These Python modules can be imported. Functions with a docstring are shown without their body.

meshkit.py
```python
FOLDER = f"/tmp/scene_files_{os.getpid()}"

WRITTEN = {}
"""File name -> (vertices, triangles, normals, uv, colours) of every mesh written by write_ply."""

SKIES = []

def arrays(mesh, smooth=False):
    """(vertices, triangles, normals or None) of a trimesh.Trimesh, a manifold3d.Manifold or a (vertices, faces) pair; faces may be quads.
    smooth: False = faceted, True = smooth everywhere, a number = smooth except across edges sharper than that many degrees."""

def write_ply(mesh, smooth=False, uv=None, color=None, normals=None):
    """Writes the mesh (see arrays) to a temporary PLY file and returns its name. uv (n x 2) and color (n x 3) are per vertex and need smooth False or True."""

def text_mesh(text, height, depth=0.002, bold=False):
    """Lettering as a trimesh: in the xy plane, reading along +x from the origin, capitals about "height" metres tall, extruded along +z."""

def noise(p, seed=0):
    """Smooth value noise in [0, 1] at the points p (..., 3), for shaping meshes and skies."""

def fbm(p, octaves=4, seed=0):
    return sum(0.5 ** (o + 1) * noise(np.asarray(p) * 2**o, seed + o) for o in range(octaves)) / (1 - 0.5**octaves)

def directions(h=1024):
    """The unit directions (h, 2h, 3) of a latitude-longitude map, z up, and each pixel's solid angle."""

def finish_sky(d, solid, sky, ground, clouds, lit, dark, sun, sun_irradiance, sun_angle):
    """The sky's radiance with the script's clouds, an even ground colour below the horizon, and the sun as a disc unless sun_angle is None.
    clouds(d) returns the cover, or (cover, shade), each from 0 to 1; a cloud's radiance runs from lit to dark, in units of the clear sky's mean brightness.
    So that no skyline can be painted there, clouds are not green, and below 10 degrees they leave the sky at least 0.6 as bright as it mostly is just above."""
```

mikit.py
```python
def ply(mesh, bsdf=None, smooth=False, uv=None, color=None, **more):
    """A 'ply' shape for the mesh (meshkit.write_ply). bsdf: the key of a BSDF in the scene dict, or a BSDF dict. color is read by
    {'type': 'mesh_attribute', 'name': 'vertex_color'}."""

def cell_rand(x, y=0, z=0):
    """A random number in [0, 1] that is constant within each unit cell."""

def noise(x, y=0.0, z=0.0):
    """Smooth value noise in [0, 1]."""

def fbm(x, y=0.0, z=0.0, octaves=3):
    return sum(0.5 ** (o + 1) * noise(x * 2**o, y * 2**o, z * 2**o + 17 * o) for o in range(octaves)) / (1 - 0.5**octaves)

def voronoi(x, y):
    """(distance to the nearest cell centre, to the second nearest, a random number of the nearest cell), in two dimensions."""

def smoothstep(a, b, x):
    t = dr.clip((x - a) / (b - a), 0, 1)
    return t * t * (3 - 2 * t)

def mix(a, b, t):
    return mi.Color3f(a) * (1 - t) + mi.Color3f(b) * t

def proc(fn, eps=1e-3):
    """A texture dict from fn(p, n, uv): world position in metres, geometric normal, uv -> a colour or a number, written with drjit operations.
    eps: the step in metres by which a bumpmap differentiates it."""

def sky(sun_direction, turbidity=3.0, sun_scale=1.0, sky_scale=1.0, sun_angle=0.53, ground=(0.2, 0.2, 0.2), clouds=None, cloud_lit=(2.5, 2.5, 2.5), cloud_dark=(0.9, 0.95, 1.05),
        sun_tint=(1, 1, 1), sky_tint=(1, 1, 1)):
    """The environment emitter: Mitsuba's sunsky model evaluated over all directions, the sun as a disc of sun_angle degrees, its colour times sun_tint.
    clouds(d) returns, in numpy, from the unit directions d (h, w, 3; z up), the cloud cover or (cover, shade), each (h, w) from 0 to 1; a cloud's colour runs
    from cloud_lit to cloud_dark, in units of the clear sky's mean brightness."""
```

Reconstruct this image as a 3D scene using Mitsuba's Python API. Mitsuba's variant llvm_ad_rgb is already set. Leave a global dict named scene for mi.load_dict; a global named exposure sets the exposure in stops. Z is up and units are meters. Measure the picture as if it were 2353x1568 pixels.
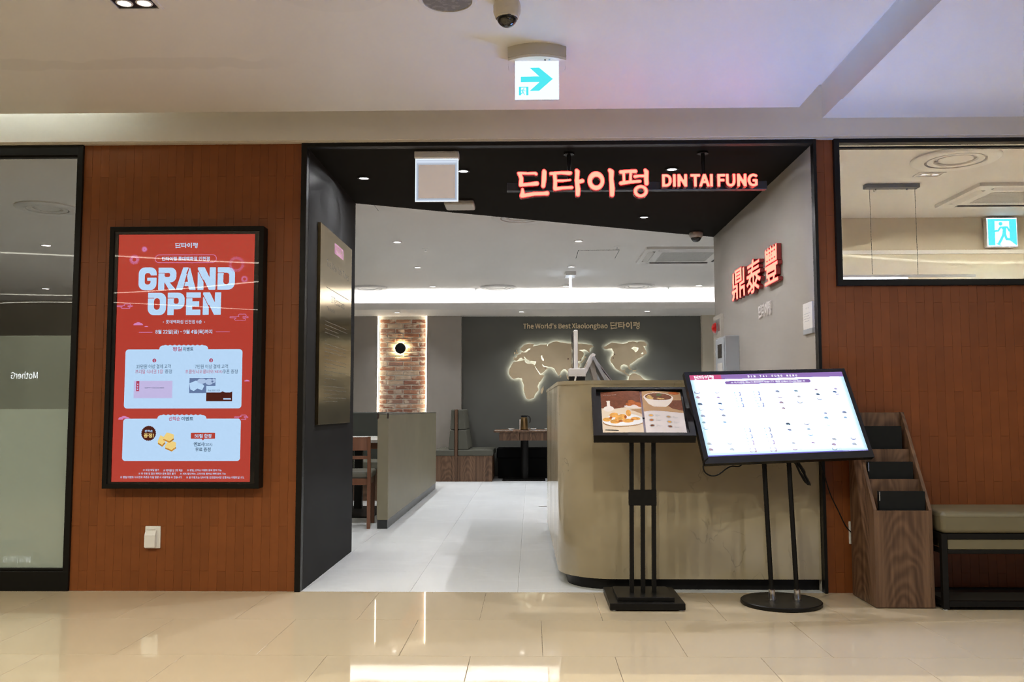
import math, random, glob
import numpy as np, trimesh, mitsuba as mi, drjit as dr, mikit, meshkit
from shapely import affinity, union_all, box as sbox, Polygon, LineString, Point, MultiPolygon
from mikit import noise, fbm, smoothstep, mix, voronoi, cell_rand, proc, ply

T4 = mi.ScalarTransform4f
scene, labels = {}, {}
rng = random.Random(7)

# ------------------------------------------------------------------ camera, exposure, large lights
EYE = (0.0, 0.0, 1.03)
YAW, PITCH, ROLL = -0.02132, 0.07597, -0.00131
FWD = np.array([math.sin(YAW) * math.cos(PITCH), math.cos(YAW) * math.cos(PITCH), math.sin(PITCH)])
RIGHT0 = np.array([math.cos(YAW), -math.sin(YAW), 0])
UP0 = np.cross(RIGHT0, FWD)
UP = -math.sin(ROLL) * RIGHT0 + math.cos(ROLL) * UP0
scene['camera'] = {'type': 'perspective', 'fov': math.degrees(2 * math.atan(2353 / 2 / 2065)), 'fov_axis': 'x', 'near_clip': 0.05, 'far_clip': 100.0,
                   'to_world': T4().look_at(origin=list(EYE), target=list(np.array(EYE) + FWD), up=list(UP))}
exposure = 0.0

WARM = np.array([0.93, 0.91, 0.75])
NEUTRAL = np.array([0.94, 0.98, 1.02])
COOL = np.array([0.80, 0.92, 1.05])
SPOT_MALL = 12.0        # intensity of one mall downlight
SPOT_DINING = 6.2      # intensity of one restaurant downlight
SPOT_ENTRY = 5.0       # intensity of one downlight in the black entrance soffit
COVE_MALL = 5.0       # radiance of the curved cove lines of the mall ceiling
COVE_DINING = 30.0      # radiance of the restaurant's cove strip
MENU_GLOW = 22.0        # radiance of the tilted menu screen


def rgb(v):
    return {'type': 'rgb', 'value': [float(x) for x in v]}


def srgb(r, g, b):
    c = np.array([r, g, b]) / 255.0
    return np.where(c <= 0.04045, c / 12.92, ((c + 0.055) / 1.055) ** 2.4)


def emit(v, weight=0.02):
    return {'type': 'area', 'radiance': rgb(v), 'sampling_weight': float(weight)}


def spot(key, pos, intensity, color=NEUTRAL, cutoff=55, beam=22, target=None, weight=1.0):
    target = target or (pos[0], pos[1] + 1e-4, 0)
    scene[key] = {'type': 'spot', 'to_world': T4().look_at(origin=list(map(float, pos)), target=list(map(float, target)), up=[0, 1, 0.01]),
                  'intensity': rgb(np.array(color) * intensity), 'cutoff_angle': float(cutoff), 'beam_width': float(beam), 'sampling_weight': float(weight)}


# ------------------------------------------------------------------ materials
def mat(name, color, rough=0.5, metal=0.0, bump=None, bump_scale=0.002, eps=1e-3, **kw):
    """One principled BSDF per name. color: linear rgb, or fn(p, n, uv)."""
    d = {'type': 'principled', 'base_color': proc(color) if callable(color) else rgb(color), 'metallic': float(metal)}
    d['roughness'] = proc(rough) if callable(rough) else float(rough)
    d.update(kw)
    if bump is not None:
        d = {'type': 'bumpmap', 'arbitrary': proc(bump, eps), 'scale': float(bump_scale), 'bsdf': d}
    scene['material_' + name] = {'type': 'twosided', 'bsdf': d}
    return 'material_' + name


def speck(base, amount=0.06, scale=6.0):
    base = [float(x) for x in base]
    return lambda p, n, uv: mi.Color3f(base) * (1 - amount + 2 * amount * fbm(p.x * scale, p.y * scale, p.z * scale))


# ------------------------------------------------------------------ mesh helpers
def box(x0, x1, y0, y1, z0, z1, c=0.0):
    (x0, x1), (y0, y1), (z0, z1) = sorted((x0, x1)), sorted((y0, y1)), sorted((z0, z1))
    if not c:
        m = trimesh.creation.box(extents=(x1 - x0, y1 - y0, z1 - z0))
        m.apply_translation(((x0 + x1) / 2, (y0 + y1) / 2, (z0 + z1) / 2))
        return m
    c = min(c, (x1 - x0) / 2.01, (y1 - y0) / 2.01, (z1 - z0) / 2.01)
    pts = []
    for x, sx in ((x0, 1), (x1, -1)):
        for y, sy in ((y0, 1), (y1, -1)):
            for z, sz in ((z0, 1), (z1, -1)):
                pts += [(x + sx * c, y + sy * c, z), (x + sx * c, y, z + sz * c), (x, y + sy * c, z + sz * c)]
    return trimesh.convex.convex_hull(np.array(pts))


def rbox(x0, x1, y0, y1, z0, z1, r=0.02, sub=2):
    """A softly rounded box (cushions, plastic housings)."""
    s = trimesh.creation.icosphere(subdivisions=sub, radius=r).vertices
    pts = [s + np.array([x, y, z]) for x in (x0 + r, x1 - r) for y in (y0 + r, y1 - r) for z in (z0 + r, z1 - r)]
    return trimesh.convex.convex_hull(np.vstack(pts))


def hull(pts):
    return trimesh.convex.convex_hull(np.array(pts, float))


def join(*ms):
    flat_list = []
    for m in ms:
        flat_list += list(m) if isinstance(m, (list, tuple)) else [m]
    return trimesh.util.concatenate(flat_list)


def cyl(p0, p1, r, n=20, r1=None):
    p0, p1 = np.array(p0, float), np.array(p1, float)
    if r1 is None:
        return trimesh.creation.cylinder(radius=r, segment=[p0, p1], sections=n)
    d = p1 - p0
    L = np.linalg.norm(d)
    m = lathe([(0, 0), (r, 0), (r1, L), (0, L)], n)
    m.apply_transform(trimesh.geometry.align_vectors([0, 0, 1], d / L))
    m.apply_translation(p0)
    return m


def lathe(profile, n=32):
    """Turned about z; profile of (radius, height) from the bottom outside to the top inside."""
    return trimesh.creation.revolve(np.array(profile, float), sections=n)


def at(m, x=0, y=0, z=0):
    m = m.copy()
    m.apply_translation((x, y, z))
    return m


def tube(points, r, n=8, spline=True):
    p = np.array(points, float)
    if spline and len(p) > 2:
        from scipy.interpolate import CubicSpline
        t = np.concatenate([[0], np.cumsum(np.linalg.norm(np.diff(p, axis=0), axis=1))])
        p = CubicSpline(t, p)(np.linspace(0, t[-1], max(24, 6 * len(p))))
    tan = np.gradient(p, axis=0)
    tan /= np.linalg.norm(tan, axis=1, keepdims=True)
    a = np.cross(tan[0], [0.31, 0.2, 0.93])
    frames = []
    for t in tan:
        a = a - t * (a @ t)
        a /= np.linalg.norm(a)
        frames.append((a.copy(), np.cross(t, a)))
    ang = np.arange(n) * 2 * np.pi / n
    v = np.vstack([q + r * (np.cos(ang)[:, None] * f[0] + np.sin(ang)[:, None] * f[1]) for q, f in zip(p, frames)])
    f = []
    for i in range(len(p) - 1):
        for j in range(n):
            b, c = i * n + j, i * n + (j + 1) % n
            f += [[b, c, c + n], [b, c + n, b + n]]
    return trimesh.Trimesh(v, f, process=False)


def polys(g):
    return [q for q in getattr(g, 'geoms', [g]) if q.geom_type == 'Polygon' and q.area > 1e-12]


def extrude(g, depth):
    """A shapely shape as a solid: in xy, from z = 0 to depth."""
    return trimesh.util.concatenate([trimesh.creation.extrude_polygon(q, depth, engine='earcut') for q in polys(g)])


def flat(g, z=0.0):
    """A shapely shape as flat print: in xy at height z, facing +z."""
    vs, fs, k = [], [], 0
    for q in polys(g):
        v, f = trimesh.creation.triangulate_polygon(q, engine='earcut')
        v = np.asarray(v)
        f = np.asarray(f)
        a, b, c = v[f[:, 0]], v[f[:, 1]], v[f[:, 2]]
        area = (b[:, 0] - a[:, 0]) * (c[:, 1] - a[:, 1]) - (b[:, 1] - a[:, 1]) * (c[:, 0] - a[:, 0])
        f = np.where((area < 0)[:, None], f[:, ::-1], f)
        vs.append(np.column_stack([v, np.full(len(v), z)]))
        fs.append(f + k)
        k += len(v)
    return trimesh.Trimesh(np.vstack(vs), np.vstack(fs), process=False)


def frame(o, u, v):
    """The 4 x 4 matrix that puts local x along u, y along v and z along u x v at the point o."""
    u = np.array(u, float) / np.linalg.norm(u)
    v = np.array(v, float)
    v = v - u * (u @ v)
    v /= np.linalg.norm(v)
    m = np.eye(4)
    m[:3, 0], m[:3, 1], m[:3, 2], m[:3, 3] = u, v, np.cross(u, v), o
    return m


def put(m, mtx):
    m = m.copy()
    m.apply_transform(mtx)
    return m


# ------------------------------------------------------------------ scene entries
def new_key(key):
    if key not in scene and key not in labels and not any(k.startswith(key + '__') for k in scene):
        return key
    i = 1
    while True:
        k = f'{key}_{i:03d}'
        if k not in scene and k not in labels and not any(q.startswith(k + '__') for q in scene):
            return k
        i += 1


def thing(name, label, cat, group=None):
    """The key that the parts of one thing start with."""
    key = new_key(name)
    labels[key] = {'label': label, 'category': cat, **({'group': group} if group else {})}
    return key


def struct(name, mesh=None, material=None, smooth=False, **kw):
    key = new_key(name)
    labels[key] = {'kind': 'structure', **{k: v for k, v in kw.items() if k in ('label',)}}
    if mesh is not None:
        scene[key] = ply(mesh, material, smooth)
    return key


def part(parent, name, mesh, material, smooth=False, light=None, label=None, kind=None, **kw):
    key = new_key(parent + '__' + name) if parent else name
    more = dict(kw)
    if light is not None:
        more['emitter'] = light
    scene[key] = ply(mesh, material, smooth, **more)
    if label or kind:
        labels[key] = {**({'label': label} if label else {}), **({'kind': kind} if kind else {})}
    return key


def single(name, mesh, material, label, cat, group=None, smooth=False, light=None):
    key = thing(name, label, cat, group)
    scene[key] = ply(mesh, material, smooth, **({'emitter': light} if light else {}))
    return key


def copies(parent, name, shape, matrices, start=0):
    """Alike pieces that share one ply dict, each an entry of its own."""
    base = f'{parent}__{name}'
    used = sum(1 for k in scene if k == base or (k.startswith(base + '_') and k[len(base) + 1:].isdigit()))
    for i, m in enumerate(matrices):
        n = used + i
        scene[base if n == 0 else f'{base}_{n:03d}'] = {**shape, 'to_world': T4(np.asarray(m, float))}


def shift(x, y, z, rz=0.0, s=(1, 1, 1)):
    c, k = math.cos(rz), math.sin(rz)
    return np.array([[c * s[0], -k * s[1], 0, x], [k * s[0], c * s[1], 0, y], [0, 0, s[2], z], [0, 0, 0, 1.0]])


# ------------------------------------------------------------------ lettering
from PIL import Image, ImageDraw, ImageFont
FONTS = {}


def font(name, size):
    if (name, size) not in FONTS:
        found = glob.glob(f'/opt/blender-*/*/datafiles/fonts/{name}.woff2') or glob.glob('/opt/blender-*/*/datafiles/fonts/Inter.woff2')
        FONTS[name, size] = ImageFont.truetype(found[0], size)
    return FONTS[name, size]


def letters(text, weight=0, size=72, face='Noto Sans CJK Regular'):
    """Lettering as a shapely shape (y up), from the runs of a glyph's coverage."""
    f = font(face, size)
    x0, y0, x1, y1 = f.getbbox(text, anchor='ls', stroke_width=weight)
    im = Image.new('L', (int(x1 - x0) + 8, int(y1 - y0) + 8))
    ImageDraw.Draw(im).text((4 - x0, 4 - y0), text, 255, f, anchor='ls', stroke_width=weight)
    on = np.pad(np.asarray(im) > 127, ((0, 0), (1, 1))).astype(np.int8)
    rows, starts = np.nonzero(np.diff(on, axis=1) == 1)
    ends = np.nonzero(np.diff(on, axis=1) == -1)[1]
    g = union_all(sbox(starts, -rows - 1, ends, -rows))
    return affinity.translate(g.buffer(0.55).buffer(-0.55).simplify(0.6), x0 - 4, 4 - y0)


def fit(g, x0, x1, y0, y1):
    """Stretches a shape to the rectangle x0..x1, y0..y1."""
    a, b, c, d = g.bounds
    g = affinity.translate(g, -a, -b)
    g = affinity.scale(g, (x1 - x0) / (c - a), (y1 - y0) / (d - b), origin=(0, 0))
    return affinity.translate(g, x0, y0)


def brush(*strokes):
    """Strokes of (x, y, width) points, as brushed lettering; y down in, y up out."""
    out = []
    for s in strokes:
        for (xa, ya, wa), (xb, yb, wb) in zip(s, s[1:]):
            out.append(union_all([Point(xa, -ya).buffer(wa / 2, 8), Point(xb, -yb).buffer(wb / 2, 8)]).convex_hull)
    return union_all(out)


def ring(cx, cy, rx, ry, ix, iy, ox=0, oy=0):
    a = affinity.scale(Point(0, 0).buffer(1, 12), rx, ry)
    b = affinity.translate(affinity.scale(Point(0, 0).buffer(1, 12), ix, iy), ox, oy)
    return affinity.translate(a.difference(b), cx, -cy)


def rrect(x0, y0, x1, y1, r):
    return sbox(x0 + r, y0 + r, x1 - r, y1 - r).buffer(r, 6)


LOGO = [  # the four brushed syllables of the shop's Korean name
    union_all([brush([(150, 218, 58), (190, 216, 58), (300, 222, 54), (420, 218, 58), (432, 232, 60)], [(165, 225, 70), (196, 300, 78), (188, 400, 82)], [(182, 412, 68), (330, 398, 70), (440, 388, 86)]),
               brush([(558, 180, 66), (562, 205, 88), (556, 320, 90), (545, 430, 78)]),
               brush([(213, 482, 56), (216, 540, 76), (204, 585, 84)], [(204, 588, 78), (400, 556, 74), (560, 552, 70), (604, 548, 84)])]),
    union_all([brush([(668, 226, 66), (830, 214, 62), (960, 222, 76), (980, 218, 64)], [(728, 235, 72), (736, 350, 76), (732, 470, 76)], [(760, 344, 54), (860, 345, 54), (975, 334, 44)], [(734, 478, 74), (860, 462, 64), (1000, 456, 62)]),
               brush([(1078, 180, 70), (1092, 200, 84), (1080, 340, 78), (1096, 480, 92), (1094, 568, 86)], [(1100, 366, 80), (1168, 350, 78)])]),
    union_all([ring(1386, 350, 140, 160, 62, 66, 4, -6),
               brush([(1606, 178, 72), (1632, 205, 96), (1630, 320, 82), (1642, 480, 96), (1638, 580, 84)])]),
    union_all([brush([(1784, 208, 74), (1900, 198, 66), (2012, 198, 78)], [(1826, 225, 58), (1832, 370, 58)], [(1938, 225, 56), (1934, 370, 56)], [(1784, 392, 76), (1930, 372, 66), (2084, 362, 60)]),
               brush([(2170, 182, 66), (2188, 210, 84), (2184, 330, 84), (2188, 400, 80)], [(2006, 284, 66), (2080, 274, 56), (2160, 276, 60)]),
               ring(2095, 525, 120, 108, 52, 46, 0, 0)])]


def logo_in(x0, x1, y0, y1):
    """The brushed Korean name, one shape per syllable, fitted to a rectangle (y up)."""
    a, b, c, d = union_all(LOGO).bounds
    sx, sy = (x1 - x0) / (c - a), (y1 - y0) / (d - b)
    return [affinity.translate(affinity.scale(affinity.translate(g, -a, -b), sx, sy, origin=(0, 0)), x0, y0) for g in LOGO]

# ------------------------------------------------------------------ colours of the place
white_paint = mat('white_paint', lambda p, n, uv: mi.Color3f(0.80, 0.77, 0.72) * (0.985 + 0.03 * fbm(p.x * 1.3, p.y * 1.3, p.z)), 0.55)


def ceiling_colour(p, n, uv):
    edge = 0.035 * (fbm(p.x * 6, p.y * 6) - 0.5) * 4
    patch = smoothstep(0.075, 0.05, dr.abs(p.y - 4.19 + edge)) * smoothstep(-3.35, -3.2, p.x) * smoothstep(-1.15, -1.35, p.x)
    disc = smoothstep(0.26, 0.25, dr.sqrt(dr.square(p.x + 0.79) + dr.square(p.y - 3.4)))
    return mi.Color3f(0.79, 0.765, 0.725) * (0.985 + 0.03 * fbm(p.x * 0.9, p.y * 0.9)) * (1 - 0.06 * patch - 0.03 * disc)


mall_ceiling = mat('mall_ceiling', ceiling_colour, 0.38, specular=0.35)
dining_ceiling = mat('dining_ceiling', speck((0.70, 0.67, 0.64), 0.02, 1.0), 0.6)
black_metal = mat('black_metal', (0.006, 0.0055, 0.005), 0.38, specular=0.2)
scene['material_dark_panel'] = {'type': 'twosided', 'bsdf': {'type': 'blendbsdf', 'weight': 0.10, 'a': {'type': 'diffuse', 'reflectance': proc(speck((0.026, 0.026, 0.026), 0.10, 3.0))},
                                                        'b': {'type': 'principled', 'base_color': rgb((0.02, 0.02, 0.021)), 'roughness': 0.28, 'specular': 0.5}}}
dark_panel = 'material_dark_panel'
soffit_dark = mat('soffit_dark', speck((0.011, 0.0095, 0.0075), 0.08, 2.0), 0.65, specular=0.02)
plaster = mat('entry_plaster', speck((0.355, 0.325, 0.285), 0.05, 2.5), 0.7)
tile_paints = [mat(f'tile_paint_{i}', speck(np.array((0.195, 0.057, 0.0150)) * k, 0.10, 9.0), 0.42, specular=0.3) for i, k in enumerate((0.94, 1.0, 1.05))]
grout_brown = mat('tile_joint', (0.11, 0.034, 0.010), 0.8)


def porcelain(p, n, uv):
    v = fbm(p.x * 1.2 + 3, p.y * 1.2, 0, 4)
    return mix((0.43, 0.350, 0.240), (0.48, 0.395, 0.278), v)


mall_tile = mat('polished_porcelain', porcelain, 0.035, specular=0.62)
grout_mall = mat('mall_floor_joint', (0.13, 0.10, 0.07), 0.7)


def stone_floor(p, n, uv):
    cloud = fbm(p.x * 1.6, p.y * 0.9, 5.0, 4)
    vein = dr.abs(fbm(p.x * 1.1 + p.y * 0.5, p.y * 2.6 - p.x * 0.4, 2.0, 4) - 0.5)
    return mix((0.525, 0.535, 0.54), (0.635, 0.645, 0.65), cloud) * (1 + 0.035 * smoothstep(0.05, 0.0, vein))


dining_tile = mat('grey_stone_tile', stone_floor, 0.30, specular=0.45)
grout_grey = mat('dining_floor_joint', (0.34, 0.335, 0.33), 0.7)
rear_dark = mat('rear_wall_green_grey', speck((0.100, 0.100, 0.087), 0.04, 2.0), 0.6)


def panel_stone(p, n, uv):
    return mix((0.255, 0.225, 0.195), (0.345, 0.31, 0.275), fbm(p.x * 1.4 + 1, p.z * 1.1, 0, 4)) * (0.97 + 0.05 * cell_rand(dr.floor(p.x / 0.32), dr.floor(p.z / 0.62), 1))


rear_stone = mat('rear_wall_stone', panel_stone, 0.5)
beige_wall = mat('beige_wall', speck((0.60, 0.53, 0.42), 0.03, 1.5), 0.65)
shaded_beige = mat('shaded_beige_wall', speck((0.30, 0.27, 0.21), 0.03, 1.5), 0.65)  # the beige wall again, with shade put into its colour
mall_far_wall = mat('mall_far_wall', speck((0.36, 0.33, 0.27), 0.15, 0.7), 0.6)
scene['material_window_glass'] = {'type': 'thindielectric', 'int_ior': 1.52}
scene['material_frosted_film'] = {'type': 'principledthin', 'base_color': rgb((0.47, 0.53, 0.46)), 'roughness': 0.5, 'diff_trans': 1.0, 'spec_trans': 0.0}

# ------------------------------------------------------------------ the mall: floor, ceiling, fascia
FY = 5.17            # front face of the shop front
slab = struct('floor', join(box(-13, 13, -9, 1.905, -0.12, 0), box(-13, 13, 1.905, 5.17, -0.12, -0.004), box(-13, -4.22, 1.905, 5.17, -0.01, 0), box(4.32, 13, 1.905, 5.17, -0.01, 0)), mall_tile)
labels[slab]['label'] = 'polished cream porcelain floor of the mall passage'
tile_mesh = box(-0.3008, 0.3008, -0.3213, 0.3213, -0.006, 0, 0.0012)
tile_shape = ply(tile_mesh, mall_tile)
spots_ = []
for j, y0 in enumerate((1.91, 2.555, 3.2, 3.845, 4.49)):
    off = 0.045 if j % 2 == 1 else 0.346
    for k in range(-7, 7):
        x = off + 0.6035 * (k + 0.5)
        if -4.2 < x < 4.3:
            spots_.append(shift(x, y0 + 0.3225, 0.0, 0, (1, 1, 1)))
copies(slab, 'tile', tile_shape, spots_)
strip_shape = ply(box(-0.3008, 0.3008, -0.0162, 0.0162, -0.006, 0, 0.0012), mall_tile)
copies(slab, 'tile', strip_shape, [shift(0.045 + 0.6035 * (k + 0.5), 5.1525, 0) for k in range(-7, 7)])
part(slab, 'joint_bed', box(-4.22, 4.32, 1.905, 5.17, -0.02, -0.0025), grout_mall)

ceiling = struct('ceiling', box(-13, 1.49, -9, 4.905, 2.70, 2.78), mall_ceiling)
ceiling_right = struct('ceiling', join(box(1.69, 13, -9, 4.80, 2.705, 2.95), box(1.69, 13, 4.80, 5.13, 2.711, 2.95)), mall_ceiling)
struct('ceiling', box(-13, 1.69, -9, 5.17, 2.91, 2.99), mall_ceiling)
struct('wall_front', box(-13, 13, 5.13, 5.30, 2.605, 2.95), white_paint)
struct('trim_1', box(-13, 13, 5.138, 5.20, 2.594, 2.605), mat('trim_paint', (0.55, 0.50, 0.43), 0.6))
struct('wall_front', join(box(-13, -4.45, 5.18, 5.30, 0, 2.60), box(4.45, 13, 5.18, 5.30, 0, 2.6)), shaded_beige)
struct('wall_back', box(-13, 13, -9.1, -9, 0, 2.99), mall_far_wall)
struct('wall_left', box(-13.1, -13, -9.1, 14.3, 0, 2.99), mall_far_wall)
struct('wall_right', box(13, 13.1, -9.1, 14.3, 0, 2.99), mall_far_wall)

# ------------------------------------------------------------------ brown tiled shop front
TW, TH = 0.0499, 0.509


def tiled(name, x0, n, ztop, parity, label):
    w = struct(name, box(x0, x0 + n * TW, FY + 0.004, 5.30, 0, ztop[0] if isinstance(ztop, tuple) else ztop), grout_brown)
    labels[w]['label'] = label
    shapes = [ply(box(-TW / 2 + 0.0002, TW / 2 - 0.0002, 0, 0.008, 0.0002, 0.5088, 0.0008), m) for m in tile_paints]
    bins = [[], [], []]
    for k in range(n):
        top = ztop
        z = 0.112 - TH if (k + parity) % 2 else 0.366 - TH
        while z < top:
            a, b = max(z, 0.0), min(z + TH, top)
            if b - a > 0.02:
                bins[rng.randrange(3)].append(shift(x0 + (k + 0.5) * TW, FY + rng.uniform(-0.0003, 0.0003), a, 0, (1, 1, (b - a) / TH)))
            z += TH
    for s, ms in zip(shapes, bins):
        copies(w, 'tile', s, ms)
    return w


tiled('wall_left', -2.642, 26, 2.594, 0, 'shop front wall of narrow upright brown tiles left of the entrance')
tiled('wall_right', 1.657, 2, 2.594, 0, 'narrow tiled strip between the entrance frame and the high window')
tiled('wall_right', 1.757, 38, 1.735, 0, 'shop front wall of narrow upright brown tiles under the high window')
struct('wall_right', box(3.65, 4.45, 5.174, 5.30, 0, 1.735), tile_paints[1])

# ------------------------------------------------------------------ windows
w1 = struct('window_1', join(box(-2.676, -2.642, 5.152, 5.215, 0, 2.594, 0.002), box(-4.45, -4.415, 5.152, 5.215, 0, 2.594, 0.002), box(-4.45, -2.642, 5.155, 5.212, 2.532, 2.594, 0.002),
                              box(-4.45, -2.642, 5.150, 5.218, 0, 0.112, 0.003), box(-4.43, -2.66, 5.162, 5.205, 0.112, 0.127, 0.002), box(-4.43, -2.66, 5.166, 5.201, 2.522, 2.536, 0.002)), black_metal)
labels[w1]['label'] = 'tall shop window in a black frame with a frosted lower half'
scene[w1 + '__pane'] = ply(put(flat(sbox(-4.42, 0.12, -2.67, 2.53)), frame((0, 5.183, 0), (1, 0, 0), (0, 0, 1))), 'material_window_glass')
scene[w1 + '__frosted_film'] = ply(put(flat(sbox(-4.42, 0.12, -2.67, 1.035)), frame((0, 5.186, 0), (1, 0, 0), (0, 0, 1))), 'material_frosted_film')
labels[w1 + '__frosted_film'] = {'label': 'pale green frosted film'}
w2 = struct('window_2', join(box(1.757, 1.789, 5.145, 5.215, 1.735, 2.594, 0.002), box(4.415, 4.45, 5.145, 5.215, 1.735, 2.594, 0.002), box(1.757, 4.45, 5.145, 5.215, 1.735, 1.770, 0.002),
                              box(1.757, 4.45, 5.148, 5.212, 2.571, 2.594, 0.002), box(1.77, 4.43, 5.168, 5.200, 2.541, 2.553, 0.002)), black_metal)
labels[w2]['label'] = 'high wide window in a black frame above the brown tiles'
scene[w2 + '__pane'] = ply(put(flat(sbox(1.78, 1.765, 4.42, 2.575)), frame((0, 5.183, 0), (1, 0, 0), (0, 0, 1))), 'material_window_glass')

# ------------------------------------------------------------------ the entrance: frame, dark side panel, dark soffit, plaster side wall
e = struct('trim_2', join(box(-1.345, -1.312, 5.150, 5.21, 0, 2.594, 0.0015), box(1.640, 1.657, 5.150, 5.21, 0, 2.594, 0.0015), box(-1.345, 1.657, 5.152, 5.21, 2.571, 2.594, 0.0015)), black_metal)
labels[e]['label'] = 'black metal frame around the shop entrance'
struct('wall_left', box(-1.44, -1.311, 5.205, 6.608, 0, 2.60), dark_panel, label='dark grey side panel of the entrance')
struct('ceiling', extrude(Polygon([(-1.345, 5.20), (1.66, 5.20), (1.66, 8.02), (-1.345, 6.592)]), 0.188), soffit_dark, label='dark soffit over the entrance')
m_ = scene['ceiling_003']
scene['ceiling_003'] = {**m_, 'to_world': T4().translate([0, 0, 2.571])}
struct('wall_right', box(1.64, 1.757, 5.205, 8.01, 0, 2.76), plaster, label='plastered side wall of the entrance with red characters')
struct('wall_left', box(-1.44, -1.345, 5.21, 6.592, 2.6, 2.76), soffit_dark)

# ------------------------------------------------------------------ the restaurant: floor, ceilings, rear walls
f1 = struct('floor', box(-13, 13, 5.17, 14.3, -0.12, -0.003), grout_grey, label='grey stone floor of the restaurant')
DTW, DTL = 0.61, 1.22
bins = []
for k in range(-6, 5):
    x = -0.08 + DTW * (k + 0.5)
    y = 5.17
    first = True
    nxt = 5.80 + (0.61 if k % 2 else 0.0)
    while y < 13.98:
        b = min(nxt, 13.99)
        if b - y > 0.02:
            bins.append(shift(x, (y + b) / 2, 0, 0, (1, (b - y - 0.0015) / DTL, 1)))
        y, nxt = b, nxt + DTL
copies(f1, 'tile', ply(box(-DTW / 2 + 0.0007, DTW / 2 - 0.0007, -DTL / 2, DTL / 2, -0.01, 0, 0.001), dining_tile), bins)
part(f1, 'tile_field', join(box(-13, -3.74, 5.171, 14.2, -0.01, 0), box(2.97, 13, 5.171, 14.2, -0.01, 0)), dining_tile)
struct('ceiling', join(box(-13, 13, 5.30, 13.30, 2.76, 2.88), box(-13, -4.6, 13.3, 14.0, 2.76, 2.88)), dining_ceiling)
struct('ceiling', join(box(-4.6, 13, 12.95, 14.0, 2.48, 2.50), box(-4.6, 13, 12.95, 12.98, 2.50, 2.574), box(-4.62, -4.6, 12.95, 14.0, 2.48, 2.76), box(-4.6, 13, 13.30, 14.0, 2.50, 2.76)), dining_ceiling, label='dropped ceiling strip with a glowing cove along the rear wall')
struct('wall_back', box(-1.093, 2.664, 14.0, 14.1, 0, 2.48), rear_dark, label='dark green grey rear wall behind the world map')
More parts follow.
